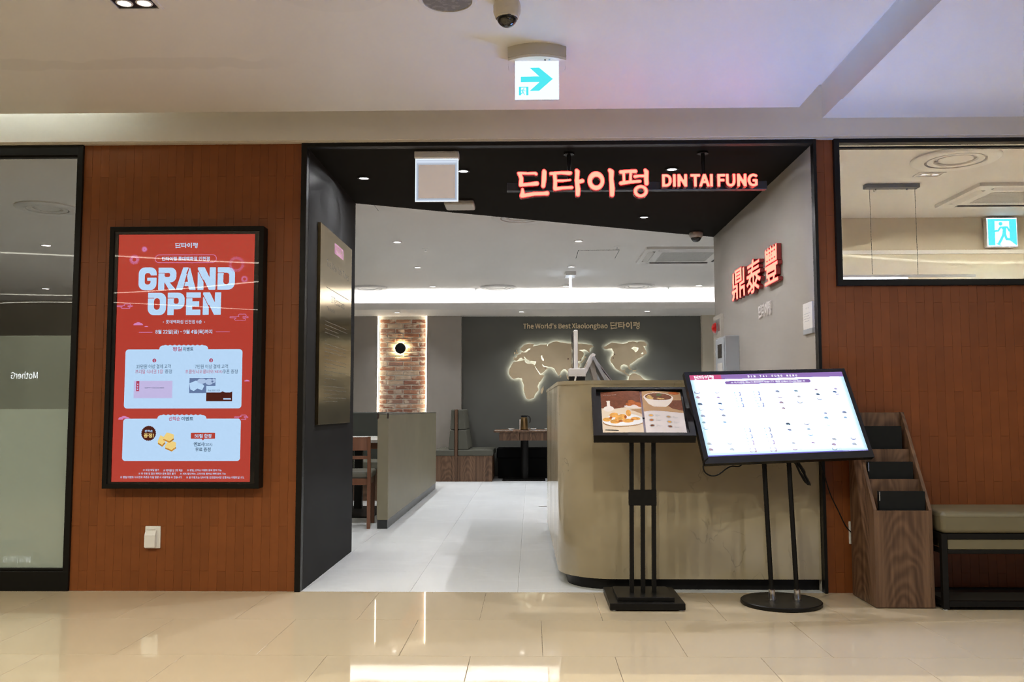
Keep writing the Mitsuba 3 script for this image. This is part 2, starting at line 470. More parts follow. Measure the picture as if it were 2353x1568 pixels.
struct('wall_back', join(box(-4.6, -2.385, 13.86, 14.1, 0, 2.48), box(-1.615, -1.083, 13.86, 14.1, 0, 2.48), box(-2.385, -1.615, 13.98, 14.1, 0, 2.48)), rear_stone, label='rear wall of grey brown stone panels beside the brick column')
struct('wall_back', box(2.64, 13, 13.87, 14.1, 0, 2.48), beige_wall)
struct('wall_back', box(-13, -4.6, 14.0, 14.1, 0, 2.76), shaded_beige)
struct('wall_back', box(1.757, 13, 8.12, 8.3, 0, 2.76), beige_wall, label='beige rear wall of the room behind the high window')
struct('trim_3', box(1.757, 13, 8.105, 8.12, 2.425, 2.460), white_paint)

# ------------------------------------------------------------------ lights of the place
for x, k in ((-5.4, 1.1), (-3.6, 1.2), (-1.63, 1.2), (0.17, 0.95), (1.97, 0.45), (3.8, 0.95)):
    spot(new_key('light_mall'), (x, 2.15, 2.69), SPOT_MALL * k, WARM, 82, 40)
for x in (-1.38, 0.49, 2.35):
    for y in (9.15, 10.82, 12.52):
        spot(new_key('light_dining'), (x, y, 2.745), SPOT_DINING, NEUTRAL, 56, 24, weight=0.7)
for x in (-5.1, -3.25):
    for y in (6.6, 9.2, 11.2):
        spot(new_key('light_dining'), (x, y, 2.745), SPOT_DINING * 0.75, np.array((0.95, 0.97, 0.86)), 72, 30, weight=0.5)
for x, y in ((-2.0, 13.3), (-0.14, 13.27), (1.72, 13.27)):
    spot(new_key('light_rear'), (x, y, 2.465), SPOT_DINING * 0.45, NEUTRAL, 60, 25, weight=0.4)
for x, y in ((-1.09, 5.80), (-0.43, 5.65), (0.907, 5.65), (0.907, 7.09)):
    spot(new_key('light_entry'), (x, y, 2.558), SPOT_ENTRY, np.array([0.97, 0.97, 1.0]), 87, 40, weight=0.5)
for x, y in ((3.2, 6.0), (5.2, 6.0), (4.2, 7.3)):
    spot(new_key('light_side_room'), (x, y, 2.745), SPOT_DINING * 6.5, WARM, 87, 62, weight=0.4)

# ------------------------------------------------------------------ more materials
white_plastic = mat('white_plastic', (0.72, 0.70, 0.68), 0.35, specular=0.5)
grey_plastic = mat('grey_plastic', (0.36, 0.38, 0.40), 0.4)
black_plastic = mat('black_plastic', (0.006, 0.006, 0.0065), 0.4, specular=0.2)
black_gloss = mat('black_gloss', (0.006, 0.006, 0.007), 0.08, specular=0.6)
frame_brown = mat('display_frame_black', (0.008, 0.007, 0.006), 0.5, specular=0.12)
chrome = mat('chrome', (0.75, 0.75, 0.76), 0.18, 1.0)
brushed_steel = mat('brushed_steel', (0.55, 0.54, 0.53), 0.35, 1.0)
red_acrylic = mat('red_acrylic', (0.16, 0.010, 0.010), 0.15, specular=0.6)
sign_dark = mat('sign_bar_blue_black', (0.010, 0.010, 0.016), 0.35)
PHOTO = ('gold', 'orange', 'soup', 'noodle', 'wood', 'green')   # printed food pictures: mottled like a photograph
INK = {n: mat('print_' + n, (lambda c: lambda p, n_, uv: mi.Color3f(c) * (0.6 + 0.8 * fbm(p.x * 95, p.y * 95, p.z * 95, 3)))(c) if n in PHOTO else c, 0.6, specular=0.1) for n, c in dict(navy=(0.03, 0.085, 0.17), rose=(0.62, 0.10, 0.24), brown=(0.10, 0.018, 0.012), slate=(0.16, 0.22, 0.33), lilac=(0.55, 0.45, 0.62), red=(0.55, 0.05, 0.035), teal=(0.05, 0.75, 0.78), white=(0.85, 0.85, 0.86),
                                                                  black=(0.02, 0.02, 0.02), tan=(0.42, 0.25, 0.13), gold=(0.72, 0.36, 0.08), orange=(0.42, 0.11, 0.02), wood=(0.16, 0.05, 0.022), cream=(0.75, 0.62, 0.48), soup=(0.14, 0.045, 0.018), noodle=(0.62, 0.42, 0.16), green=(0.08, 0.10, 0.03), grey=(0.45, 0.45, 0.46), pale=(0.8, 0.72, 0.66)).items()}
ONE = {'type': 'diffuse', 'reflectance': rgb((0.03, 0.03, 0.03))}
scene['material_lit_surface'] = {'type': 'twosided', 'bsdf': ONE}
LIT = 'material_lit_surface'

# ------------------------------------------------------------------ the upright digital poster on the tiled wall (print laid out in millimetres of its screen)
t = thing('digital_poster', 'tall lit red advertising display on the brown tiled wall left of the entrance', 'display')
X0, X1, Z0, Z1 = -2.436, -1.540, 0.585, 2.088
SW, SH = 795, 1423
PM = frame((-2.390, 5.108, 0.6215), (1, 0, 0), (0, 0, 1)) @ np.diag([0.001, 0.001, 0.001, 1])
fr = []
for a, b, c, d in ((X0, X0 + 0.026, Z0, Z1), (X1 - 0.026, X1, Z0, Z1), (X0, X1, Z0, Z0 + 0.026), (X0, X1, Z1 - 0.026, Z1)):
    fr.append(box(a, b, 5.088, 5.172, c, d, 0.0025))
part(t, 'frame', join(fr), frame_brown)
inner = sbox(X0 + 0.024, Z0 + 0.024, X1 - 0.024, Z1 - 0.024).difference(sbox(-2.391, 0.620, -1.594, 2.046))
part(t, 'bezel', put(extrude(inner, 0.012), frame((0, 5.112, 0), (1, 0, 0), (0, 0, 1))), black_plastic)
part(t, 'back_housing', box(X0 + 0.02, X1 - 0.02, 5.1125, 5.172, Z0 + 0.02, Z1 - 0.02), black_plastic)
WHITE_P, RED_P, PINK_P, YEL_P = (0.50, 0.72, 0.98), (0.46, 0.036, 0.022), (0.66, 0.22, 0.50), (0.90, 0.66, 0.22)
part(t, 'screen', put(flat(sbox(0, 0, SW, SH)), PM), LIT, light=emit(RED_P, 0.15))


def wr(text, r, w=1):
    """Lettering fitted to the rectangle r = (x0, y0, x1, y1)."""
    return fit(letters(text, w), r[0], r[2], r[1], r[3])


cut = lambda g, *ls: g.difference(union_all([LineString(q).buffer(1.5) for q in ls]))
G_ = rrect(0, 0, 105, 132, 36).difference(rrect(36, 33, 70, 99, 15)).difference(sbox(66, 72, 110, 85)).union(sbox(50, 54, 105, 72)).difference(sbox(50, 40, 60, 54))
bowl = lambda w, y0, h, r: rrect(0, y0, w, y0 + h, r).union(sbox(0, y0, w - r, y0 + h))
R_ = cut(bowl(105, 44, 87, 34).union(sbox(0, 0, 37, 131)).difference(rrect(36, 76, 68, 100, 10)).difference(sbox(36, 0, 105, 44)).union(Polygon([(36, 60), (62, 50), (105, 0), (64, 0), (37, 44)])), [(-2, 99), (37, 99)])
A_ = cut(Polygon([(0, 0), (38, 0), (46, 22), (72, 22), (78, 0), (116, 0), (80, 131), (40, 131)]).difference(Polygon([(50, 47), (70, 47), (61, 88)])), [(41, -2), (76, 133)], [(76, 133), (60, 95)])
N_ = cut(sbox(0, 0, 36, 131).union(sbox(69, 0, 105, 131)).union(Polygon([(0, 131), (40, 131), (105, 0), (66, 0)])), [(0, 116), (36, 46), (37, 0)])
D_ = cut(bowl(102, 0, 131, 40).difference(rrect(36, 32, 66, 99, 16)).difference(sbox(36, 50, 50, 99)), [(-2, 99), (36, 99)])
O_ = cut(rrect(0, 0, 106, 131, 38).union(sbox(0, 60, 60, 131)).difference(rrect(36, 32, 70, 99, 17)), [(-2, 99), (36, 99)])
P_ = cut(bowl(99, 34, 97, 38).union(sbox(0, 0, 37, 131)).difference(rrect(36, 66, 64, 100, 12)).difference(sbox(37, 0, 110, 34)), [(-2, 99), (36, 99)])
E_ = cut(sbox(0, 0, 36, 131).union(sbox(0, 0, 84, 32)).union(sbox(0, 50, 76, 80)).union(sbox(0, 100, 84, 131)), [(-2, 99), (36, 99)])
big = [(G_, (122, 1098, 227, 1231)), (R_, (237, 1099, 342, 1229)), (A_, (341, 1099, 456, 1230)), (N_, (466, 1099, 571, 1230)), (D_, (582, 1099, 683, 1230)), (O_, (180, 952, 286, 1083)), (P_, (295, 952, 394, 1083)), (E_, (403, 952, 487, 1084)), (N_, (500, 953, 605, 1084))]
headline = union_all([fit(g.buffer(-3).buffer(3), r[0], r[2], r[1], r[3]) for g, r in big])
part(t, 'headline', put(flat(headline, 0.8), PM), LIT, light=emit(WHITE_P, 0.05), label='large pale headline GRAND OPEN')


def tab_card(c, tb):
    scal = union_all([Point(x, tb[3] - 13).buffer(13) for x in np.linspace(tb[0] + 36, tb[2] - 36, 9)])
    return union_all([rrect(c[0], c[1], c[2], c[3], 18), rrect(tb[0], c[3] - 30, tb[2], tb[3] - 4, 20), scal])


part(t, 'event_card', put(flat(tab_card((59, 416, 736, 755), (254, 754, 537, 781)), 0.4), PM), LIT, light=emit(WHITE_P, 0.05), label='pale blue upper card')
part(t, 'event_card', put(flat(tab_card((58, 118, 735, 358), (254, 356, 537, 382)), 0.4), PM), LIT, light=emit(WHITE_P, 0.05), label='pale blue lower card')
small = logo_in(330, 462, 1342, 1375) + [wr('딘타이펑 롯데백화점 인천점', (255, 1268, 534, 1293), 2), wr('롯데백화점 인천점 6층', (288, 903, 497, 925)), wr('8월 22일(금) ~ 9월 4일(목)까지', (229, 841, 559, 869), 2), Point(274, 913).buffer(3), Point(513, 912).buffer(3),
         wr('※ 포장/배달 불가', (181, 59, 273, 73)), wr('※ 테이블 당 1회 제공', (298, 58, 408, 72)), wr('※ 평일, 선착순 이벤트 중복 참여 가능', (434, 58, 632, 72)), wr('※ 타 쿠폰 및 할인 혜택과 중복 할인 불가', (156, 40, 370, 53)),
         wr('※ 세트/할인메뉴, 딘타이펑 멤버십 혜택 중복 가능', (394, 39, 656, 52)), wr('※ 평일 이벤트 식사권과 쿠폰은 다음 방문 시 사용하실 수 있습니다.', (52, 19, 408, 34)), wr('※ 본 이벤트는 딘타이펑 인천점에서만 진행되는 이벤트입니다.', (430, 18, 762, 32)),
         wr('50팀 한정', (471, 249, 568, 271), 2), wr('선착순', (183, 281, 231, 295), 2)]
part(t, 'lettering', put(join([flat(g, 1.6) for g in small]), PM), LIT, light=emit(WHITE_P, 0.03), label='small pale lettering', kind='stuff')


def rays(cx, cy, r0, r1, n, w):
    return union_all([LineString([(cx + r0 * math.cos(a), cy + r0 * math.sin(a)), (cx + r1 * math.cos(a), cy + r1 * math.sin(a))]).buffer(w) for a in np.arange(n) * 2 * math.pi / n])


def fan(x0, y0, x1, y1):
    cx, w = (x0 + x1) / 2, (x1 - x0) / 2
    return union_all([affinity.scale(Point(cx + dx * w, y0).buffer(1, 12), s * w, s * w) for dx, s in ((0, 0.62), (-0.55, 0.42), (0.55, 0.42))]).intersection(sbox(x0, y0, x1, y0 + w))


def ribbon(x0, y0, x1, y1):
    w, h = x1 - x0, y1 - y0
    P = lambda a, b: (x0 + a * w, y0 + b * h)
    return union_all([LineString([P(a, b) for a, b in q]).buffer(1.4) for q in ([(0.5, 1), (0.85, 1), (0.9, 0.8), (0.85, 0.62), (0.7, 0.6)], [(0.5, 1), (0.45, 0.8), (0.5, 0.62), (0, 0.6), (0, 0.42), (0.35, 0.4)], [(0.7, 0.6), (1, 0.6), (1, 0.42), (0.7, 0.4)], [(0.35, 0.4), (0.25, 0.2), (0.3, 0), (0.85, 0), (0.85, 0.25), (0.7, 0.4)])])


pill = rrect(214, 1256, 574, 1305, 24)
pink = [pill.difference(pill.buffer(-3.5)), sbox(133, 852, 212, 855), sbox(579, 854, 660, 857), rays(94, 1277, 13, 28, 22, 1.5), rays(151, 1337, 4, 16, 20, 1.2), rays(690, 1247, 30, 45, 34, 1.1), rays(738, 1160, 10, 19, 20, 1.1),
        ribbon(2, 993, 90, 1018), ribbon(659, 921, 764, 957), fan(99, 895, 157, 918), fan(164, 884, 187, 896), fan(749, 570, 781, 586), fan(28, 353, 98, 381).difference(sbox(58, 300, 120, 359)), ribbon(699, 353, 775, 378).difference(sbox(690, 300, 736, 359))]
for n_, g in zip(('pill_outline', 'rule', 'rule', 'firework', 'firework', 'firework', 'firework', 'cloud_outline', 'cloud_outline', 'cloud', 'cloud', 'cloud', 'cloud', 'cloud_outline'), pink):
    part(t, n_, put(flat(g, 0.9), PM), LIT, light=emit(PINK_P, 0.004))
navy = [wr('이벤트', (394, 346, 462, 369), 1), wr('이벤트', (393, 744, 452, 768), 1), wr('15만원 이상 결제 고객', (125, 645, 324, 669), 0), wr('증정', (291, 616, 331, 639), 0), wr('7만원 이상 결제 고객', (464, 644, 654, 668), 0), wr('쿠폰 증정', (624, 615, 710, 638), 0),
        wr('멘보샤', (469, 201, 529, 225), 1), wr('(3EA)', (530, 201, 574, 219), 0), wr('무료 증정', (478, 172, 565, 195), 1), wr('무료 증정 쿠폰', (542, 513, 611, 524), 0), wr('GIFT VOUCHER', (177, 530, 288, 538), 0)]
part(t, 'lettering', put(join([flat(g, 1.7) for g in navy]), PM), INK['navy'], label='dark blue lettering on the cards', kind='stuff')
rose = [wr('평일', (332, 744, 385, 768), 1), wr('선착순', (321, 346, 386, 370), 1), wr('프리밀 식사권 1장', (119, 615, 280, 639), 0), wr('초콜릿샤오롱바오', (408, 615, 570, 638), 0), wr('(4EA)', (573, 616, 622, 635), 0)]
rose += [Point(228, 691).buffer(11).difference(wr('1', (225, 685, 231, 697), 2)), Point(556, 691).buffer(11).difference(wr('2', (552, 685, 560, 697), 2)), sbox(127, 515, 145, 573).difference(union_all([Point(136, y).buffer(4) for y in (526, 540, 555)]))]
part(t, 'lettering', put(join([flat(g, 1.7) for g in rose]), PM), INK['rose'], label='rose lettering on the cards', kind='stuff')
part(t, 'voucher', put(flat(sbox(114, 475, 336, 574), 0.8), PM), LIT, light=emit((0.56, 0.50, 0.80), 0.01), label='lilac gift voucher')
ell_ = lambda x, y, rx, ry: affinity.scale(Point(x, y).buffer(1, 10), rx, ry)
photo = sbox(434, 504, 584, 590)
hand = Polygon([(434, 560), (470, 575), (500, 565), (520, 545), (508, 520), (480, 530), (460, 515), (440, 525)])
part(t, 'coupon_photo', put(join(flat(photo.difference(hand), 0.8), flat(Point(566, 570).buffer(6), 1.0)), PM), LIT, light=emit((0.115, 0.185, 0.36), 0.01), label='blue grey photo of hands')
part(t, 'coupon', put(join(flat(sbox(533, 457, 682, 507).difference(sbox(631, 466, 675, 474)), 1.2), flat(Polygon([(616, 507), (626, 514), (640, 507), (652, 500), (682, 512), (682, 500), (616, 500)]), 1.25)), PM), INK['brown'], label='brown lower half of the coupon')
part(t, 'coupon_top', put(flat(sbox(532, 507, 682, 545), 1.1), PM), LIT, light=emit(WHITE_P, 0.01), label='white upper half of the coupon')
part(t, 'photo_highlight', put(flat(union_all([ell_(505, 572, 26, 15), ell_(548, 568, 22, 18), ell_(574, 574, 9, 14)]).intersection(photo), 0.95), PM), LIT, light=emit((0.42, 0.56, 0.80), 0.01))
badge = union_all([Point(207 + 38 * math.cos(a), 275 + 38 * math.sin(a)).buffer(5) for a in np.arange(24) * math.pi / 12] + [Point(207, 275).buffer(39)])
part(t, 'badge', put(flat(badge, 1.0), PM), INK['brown'], label='round brown badge')
red_label = rrect(450, 244, 589, 278, 4).union(Polygon([(510, 245), (530, 245), (520, 235)]))
part(t, 'ribbon_label', put(flat(red_label, 1.0), PM), LIT, light=emit(RED_P, 0.01), label='red label')
toast = lambda x0, y0, x1, y1: Polygon([(x0, y0 + 0.45 * (y1 - y0)), (x0 + 0.35 * (x1 - x0), y1), (x1, y1 - 0.2 * (y1 - y0)), (x1, y0 + 0.45 * (y1 - y0)), (x1 - 0.3 * (x1 - x0), y0), (x0 + 0.1 * (x1 - x0), y0 + 0.22 * (y1 - y0))])
TOAST = [toast(290, 221, 352, 280), toast(260, 199, 303, 264), toast(302, 172, 366, 236)]
part(t, 'food_picture', put(join(flat(union_all(TOAST), 1.0), flat(wr('증정!', (179, 250, 238, 275), 2), 1.6)), PM), LIT, light=emit(YEL_P, 0.01), label='yellow fried toast squares and badge lettering')
shade = union_all([LineString([(a + 6, b + 18), (a + 0.62 * (c - a), b + 4), (c - 2, b + 20)]).buffer(4) for a, b, c, d in ((290, 221, 352, 280), (260, 199, 303, 264), (302, 172, 366, 236))])
part(t, 'food_filling', put(flat(shade, 1.4), PM), INK['gold'])
part(t, 'glass', put(flat(sbox(X0 + 0.026, Z0 + 0.026, X1 - 0.026, Z1 - 0.026)), frame((0, 5.098, 0), (1, 0, 0), (0, 0, 1))), 'material_window_glass')

# ------------------------------------------------------------------ white outlet covers
t = thing('socket_cover', 'white weatherproof socket cover low on the tiled wall under the red display', 'socket cover')
part(t, 'base_plate', rbox(-2.211, -2.122, 5.160, 5.173, 0.240, 0.366, 0.005), white_plastic, 30)
part(t, 'lid', hull([(x, y, z) for x in (-2.203, -2.142) for y, z in ((5.160, 0.247), (5.135, 0.250), (5.135, 0.318), (5.150, 0.344), (5.160, 0.347))]), white_plastic)
part(t, 'hinge', box(-2.196, -2.149, 5.148, 5.162, 0.346, 0.354, 0.002), white_plastic)
t = thing('socket_plate', 'slim pale socket plate low on the tiles beside the walnut rack', 'socket')
part(t, 'plate', rbox(1.785, 1.858, 5.158, 5.172, 0.272, 0.398, 0.004), white_plastic, 30)
part(t, 'plug', rbox(1.803, 1.842, 5.139, 5.160, 0.315, 0.355, 0.006), black_plastic, 30)

# ------------------------------------------------------------------ lit red shop sign hung under the dark soffit
SY = 5.255
SM = frame((0, SY, 0), (1, 0, 0), (0, 0, 1))
PEACH, GLOW = (4.8, 0.60, 0.40), (4.8, 0.115, 0.12)


def lit_letter(parent, g, m, depth, inset, weight=0.05):
    """A channel letter: red acrylic body with a lit face, whose middle is paler."""
    g = g.buffer(0.0004).simplify(0.0004)
    k = part(parent, 'letter', put(extrude(g, depth), m @ frame((0, 0, -depth), (1, 0, 0), (0, 1, 0))), red_acrylic)
    f = new_key(k + '__lit_face')
    scene[f] = ply(put(flat(g.buffer(-0.0004), 0.0006), m), LIT, emitter=emit(GLOW, weight))
    core = g.buffer(-inset)
    if not core.is_empty:
        f = new_key(k + '__bright_core')
        scene[f] = ply(put(flat(core, 0.0012), m), LIT, emitter=emit(PEACH, weight))


t = thing('shop_sign', 'long lit red sign with Korean and Latin lettering hung under the dark soffit', 'sign')
part(t, 'bar', box(-0.142, 1.408, SY + 0.045, SY + 0.095, 2.338, 2.388, 0.002), sign_dark)
for x in (0.231, 1.035):
    r = part(t, 'hanger_rod', cyl((x, SY + 0.07, 2.38), (x, SY + 0.07, 2.571), 0.0115, 16), black_metal, 40)
    part(r, 'flange', at(lathe([(0, 0), (0.033, 0), (0.033, 0.006), (0.014, 0.010), (0, 0.010)], 24), x, SY + 0.07, 2.561), black_metal, 40)
for g in logo_in(-0.083, 0.702, 2.278, 2.459):
    lit_letter(t, g, SM, 0.035, 0.0045)
for word, x0, x1 in (('DIN', 0.777, 0.927), ('TAI', 0.945, 1.079), ('FUNG', 1.103, 1.342)):
    f = font('Noto Sans CJK Regular', 72)
    xs = [f.getlength(word[:i]) for i in range(len(word) + 1)]
    whole = letters(word, 4, 72)
    gs = [letters(ch, 4, 72) for ch in word]
    for i, (ch, g) in enumerate(zip(word, gs)):
        a, b, c, d = g.bounds
        g = affinity.translate(g, xs[i], 0)
        gs[i] = g
    a, b, c, d = union_all(gs).bounds
    s = (x1 - x0) / (c - a)
    for g in gs:
        g = affinity.translate(affinity.scale(affinity.translate(g, -a, 0), s, 0.0775 / 62, origin=(0, 0)), x0, 0)
        gy0 = g.bounds[1]
        lit_letter(t, fit(g, g.bounds[0], g.bounds[2], 2.3430 - (0.001 if ch in 'UG' else 0), 2.4200).buffer(-0.001).buffer(0.002), SM, 0.045, 0.0035)

# ------------------------------------------------------------------ raised characters on the plastered side wall
RM = frame((1.607, 0, 0), (0, -1, 0), (0, 0, 1))   # faces the passage, reads towards the camera
t = thing('character_sign', 'three raised lit red Chinese characters on the plastered side wall', 'sign')
for ch, y0, y1, z0, z1 in (('鼎', 7.17, 6.74, 1.885, 2.115), ('泰', 6.68, 6.27, 1.868, 2.110), ('豐', 6.16, 5.83, 1.868, 2.120)):
    g = fit(letters(ch, 1, 72), -y0, -y1, z0, z1).buffer(-0.003).buffer(0.0045)
    lit_letter(t, g, RM, 0.030, 0.0045, 0.03)
t = thing('name_lettering', 'small silver Korean lettering on the plastered side wall under the red characters', 'sign')
for g in logo_in(-6.45, -6.12, 1.672, 1.772):
    part(t, 'letter', put(extrude(g, 0.012), frame((1.642, 0, 0), (0, -1, 0), (0, 0, 1))), mat('pale_letter', (0.66, 0.62, 0.59), 0.4) if 'material_pale_letter' not in scene else 'material_pale_letter')

# ------------------------------------------------------------------ notice holder, alarm panel and grey intercom box on the side wall
t = thing('notice_holder', 'small white notice in a clear holder on the plastered wall at the entrance edge', 'notice')
part(t, 'plate', box(1.628, 1.641, 5.215, 5.39, 1.500, 1.655, 0.001), white_plastic)
part(t, 'lower_strip', box(1.626, 1.641, 5.215, 5.39, 1.470, 1.500, 0.001), grey_plastic)
notice = join([put(flat(wr('안내사항', (-5.33, 1.618, -5.27, 1.628), 0)), frame((1.6275, 0, 0), (0, -1, 0), (0, 0, 1)))] + [put(flat(sbox(-5.37, z, -5.25 - 0.02 * (i % 2), z + 0.003)), frame((1.6275, 0, 0), (0, -1, 0), (0, 0, 1))) for i, z in enumerate((1.59, 1.575, 1.56, 1.545))])
part(t, 'lettering', notice, INK['grey'])
t = thing('fire_alarm_panel', 'beige alarm panel with a red lamp at the far end of the plastered side wall', 'alarm panel')
part(t, 'panel', box(1.618, 1.642, 7.66, 7.985, 1.10, 1.845, 0.003), mat('panel_beige', (0.46, 0.42, 0.36), 0.4))
part(t, 'steel_plate', box(1.614, 1.620, 7.70, 7.96, 1.70, 1.805, 0.001), brushed_steel)
part(t, 'red_lamp', put(lathe([(0, 0), (0.048, 0), (0.046, 0.012), (0.036, 0.028), (0.020, 0.037), (0, 0.040)], 28), frame((1.614, 7.84, 1.735), (0, 1, 0), (0, 0, -1)) @ np.diag([1, 1, 1, 1])), mat('red_lens', (0.55, 0.012, 0.01), 0.12, specular=0.8), 35)
part(t, 'lamp_ring', put(lathe([(0.047, 0), (0.054, 0), (0.054, 0.008), (0.047, 0.008), (0.047, 0)], 28), frame((1.614, 7.84, 1.735), (0, 1, 0), (0, 0, -1))), chrome, 35)
part(t, 'handle', box(1.606, 1.620, 7.71, 7.725, 1.42, 1.52, 0.002), chrome)
t = thing('intercom_box', 'grey wall box with a small speaker grille beside the fire alarm panel', 'wall box')
part(t, 'housing', box(1.530, 1.642, 7.10, 7.46, 0.95, 1.610, 0.004), grey_plastic)
part(t, 'door', box(1.522, 1.531, 7.12, 7.44, 0.97, 1.595, 0.003), mat('box_door', (0.42, 0.45, 0.48), 0.35))
part(t, 'grille', box(1.519, 1.523, 7.20, 7.34, 1.44, 1.55), black_plastic)
part(t, 'label_plate', box(1.519, 1.523, 7.18, 7.36, 1.25, 1.40), mat('paper_label', (0.6, 0.58, 0.54), 0.6))
part(t, 'latch', box(1.518, 1.531, 7.425, 7.438, 1.46, 1.51, 0.001), chrome)

# ------------------------------------------------------------------ brass plaque on the dark side panel
t = thing('brass_plaque', 'tall brushed brass plaque with engraved lines on the dark entrance panel', 'plaque')
brass = mat('brass', (0.42, 0.315, 0.155), lambda p, n, uv: 0.10 + 0.07 * noise(p.y * 300, p.z * 3, 0), 1.0)
part(t, 'plate', box(-1.3105, -1.2905, 5.435, 6.395, 0.938, 2.182, 0.0015), brass)
LM = frame((-1.2900, 0, 0), (0, 1, 0), (0, 0, 1))
lines = [wr('The New York Times', (5.60, 1.935, 6.28, 1.985), 0), wr('10 Restaurants', (5.75, 1.72, 6.15, 1.765), 0), wr("The World's", (5.62, 1.66, 5.85, 1.685), 0), sbox(5.6, 1.80, 6.3, 1.804)]
for z in np.arange(1.08, 1.62, 0.024):
    y = 5.58
    while y < 6.22 and rng.random() > 0.05:
        w = rng.uniform(0.02, 0.07)
        lines.append(sbox(y, z, y + w, z + 0.0045))
        y += w + 0.012
part(t, 'engraving', put(join([flat(g) for g in lines]), LM), mat('engraving', (0.09, 0.075, 0.05), 0.6), kind='stuff')
part(t, 'pink_label', put(flat(sbox(5.82, 2.055, 6.10, 2.125).difference(wr('딘타이펑', (5.85, 2.065, 6.07, 2.115), 0))), LM), mat('pink_label', (0.55, 0.22, 0.38), 0.6))

# ------------------------------------------------------------------ walnut veneer
def mix_f(a, b, t):
    return a * (1 - t) + b * t


def walnut(p, n, uv):
    a = p.x + p.y * 0.75
    warp = 0.03 * (fbm(a * 5, p.z * 1.6, 3.0, 3) - 0.5)
    ringv = fbm((a + warp) * 42, p.z * 1.1, p.y * 3, 4)
    fine = fbm(a * 130, p.z * 5, p.y * 40, 3)
    dx = a - 5.515 - 0.30 * dr.floor((a - 5.515) / 0.30 + 0.5) + warp
    arch = 0.5 + 0.5 * dr.sin(6.2832 * (10 * (p.z + 24 * dr.square(dx)) + 2.6 * fbm(a * 8, p.z * 5, 2.0, 3)))
    arch = mix_f(0.5, arch, smoothstep(0.135, 0.05, dr.abs(dx)))
    t_ = dr.clip(0.58 * ringv + 0.24 * fine + 0.18 * arch, 0, 1)
    return mix((0.055, 0.027, 0.015), (0.185, 0.105, 0.062), smoothstep(0.2, 0.85, t_))


walnut_m = mat('walnut_veneer', walnut, 0.42, specular=0.35)


def counter_stone(p, n, uv):
    w = fbm(p.x * 3 + 1.7, p.z * 3, p.y * 3, 3)
    c = fbm(p.x * 2.2 + 2 * w, p.z * 2.6 + w, p.y * 2.2, 4)
    v = dr.abs(fbm(p.x * 9 + 3 * w, p.z * 8 - 2 * w, p.y * 9 + 9, 4) - 0.5)
    base = mix((0.285, 0.235, 0.152), (0.40, 0.340, 0.235), smoothstep(0.25, 0.75, c))
    return base * (1 - 0.26 * smoothstep(0.022, 0.0, v) * smoothstep(0.56, 0.66, fbm(p.x * 6, p.z * 6, p.y * 6 + 4, 3)))


counter_m = mat('counter_stone', counter_stone, 0.07, specular=0.5)

# ------------------------------------------------------------------ reception counter with a rounded corner
t = thing('reception_counter', 'reception counter of polished beige stone with one rounded corner at the entrance', 'counter')


def counter_plan(grow):
    pts = [(1.638, 5.20 - grow), (0.475, 5.20 - grow)]
    pts += [(0.475 - (0.315 + grow) * math.sin(a), 5.515 - (0.315 + grow) * math.cos(a)) for a in np.linspace(0.06, math.pi / 2, 20)]
    pts += [(0.135 - grow, 7.80 + 0.0 * grow), (0.135 + 0.30, 7.80), (0.48, 5.62), (1.638, 5.62)]
    return Polygon(pts)


part(t, 'stone_body', at(extrude(counter_plan(0), 1.115), 0, 0, 0.068), counter_m, 25)
part(t, 'worktop', at(extrude(counter_plan(0.004), 0.022), 0, 0, 1.175), counter_m, 25, label='beige stone top slab')
part(t, 'recessed_base', extrude(counter_plan(-0.055), 0.075), black_metal, 25)

# ------------------------------------------------------------------ things standing on the counter
ZC = 1.197
t = thing('payment_monitor', 'slim white monitor seen edge on at the left end of the counter', 'monitor')
part(t, 'screen_housing', rbox(0.283, 0.313, 5.99, 6.23, 1.235, 1.560, 0.008), white_plastic, 30)
part(t, 'screen', box(0.2785, 0.2855, 6.00, 6.22, 1.255, 1.545), black_gloss)
part(t, 'stem', hull([(0.262, 6.06, ZC + 0.01), (0.302, 6.06, ZC + 0.01), (0.292, 6.06, 1.36), (0.310, 6.06, 1.36), (0.262, 6.16, ZC + 0.01), (0.302, 6.16, ZC + 0.01), (0.292, 6.16, 1.36), (0.310, 6.16, 1.36)]), white_plastic)
part(t, 'base', rbox(0.250, 0.385, 6.02, 6.20, ZC, ZC + 0.016, 0.006), black_plastic, 30)
t = thing('receipt_printer', 'small white and black receipt printer beside the edge-on monitor', 'printer')
part(t, 'body', rbox(0.247, 0.350, 5.84, 5.97, ZC, 1.248, 0.006), black_plastic, 30)
part(t, 'cover', rbox(0.245, 0.352, 5.84, 5.97, 1.250, 1.296, 0.007), white_plastic, 30)
part(t, 'middle_band', box(0.243, 0.354, 5.836, 5.972, 1.243, 1.2505, 0.001), white_plastic)
part(t, 'feed_arm', hull([(0.272, 5.815, ZC), (0.284, 5.815, ZC), (0.295, 5.815, 1.285), (0.303, 5.815, 1.285), (0.272, 5.83, ZC), (0.284, 5.83, ZC), (0.295, 5.83, 1.285), (0.303, 5.83, 1.285)]), white_plastic)


def slab_xz(p, q, th, y0, y1, r=0.006):
    """A flat housing whose section runs from p to q in xz, th thick to the right, from y0 to y1."""
    p, q = np.array(p), np.array(q)
    d = (q - p) / np.linalg.norm(q - p)
    n_ = np.array([d[1], -d[0]]) * th
    g = Polygon([p, q, q + n_, p + n_]).buffer(-r).buffer(r)
    return put(extrude(g, y1 - y0), frame((0, y1, 0), (1, 0, 0), (0, 0, 1)))


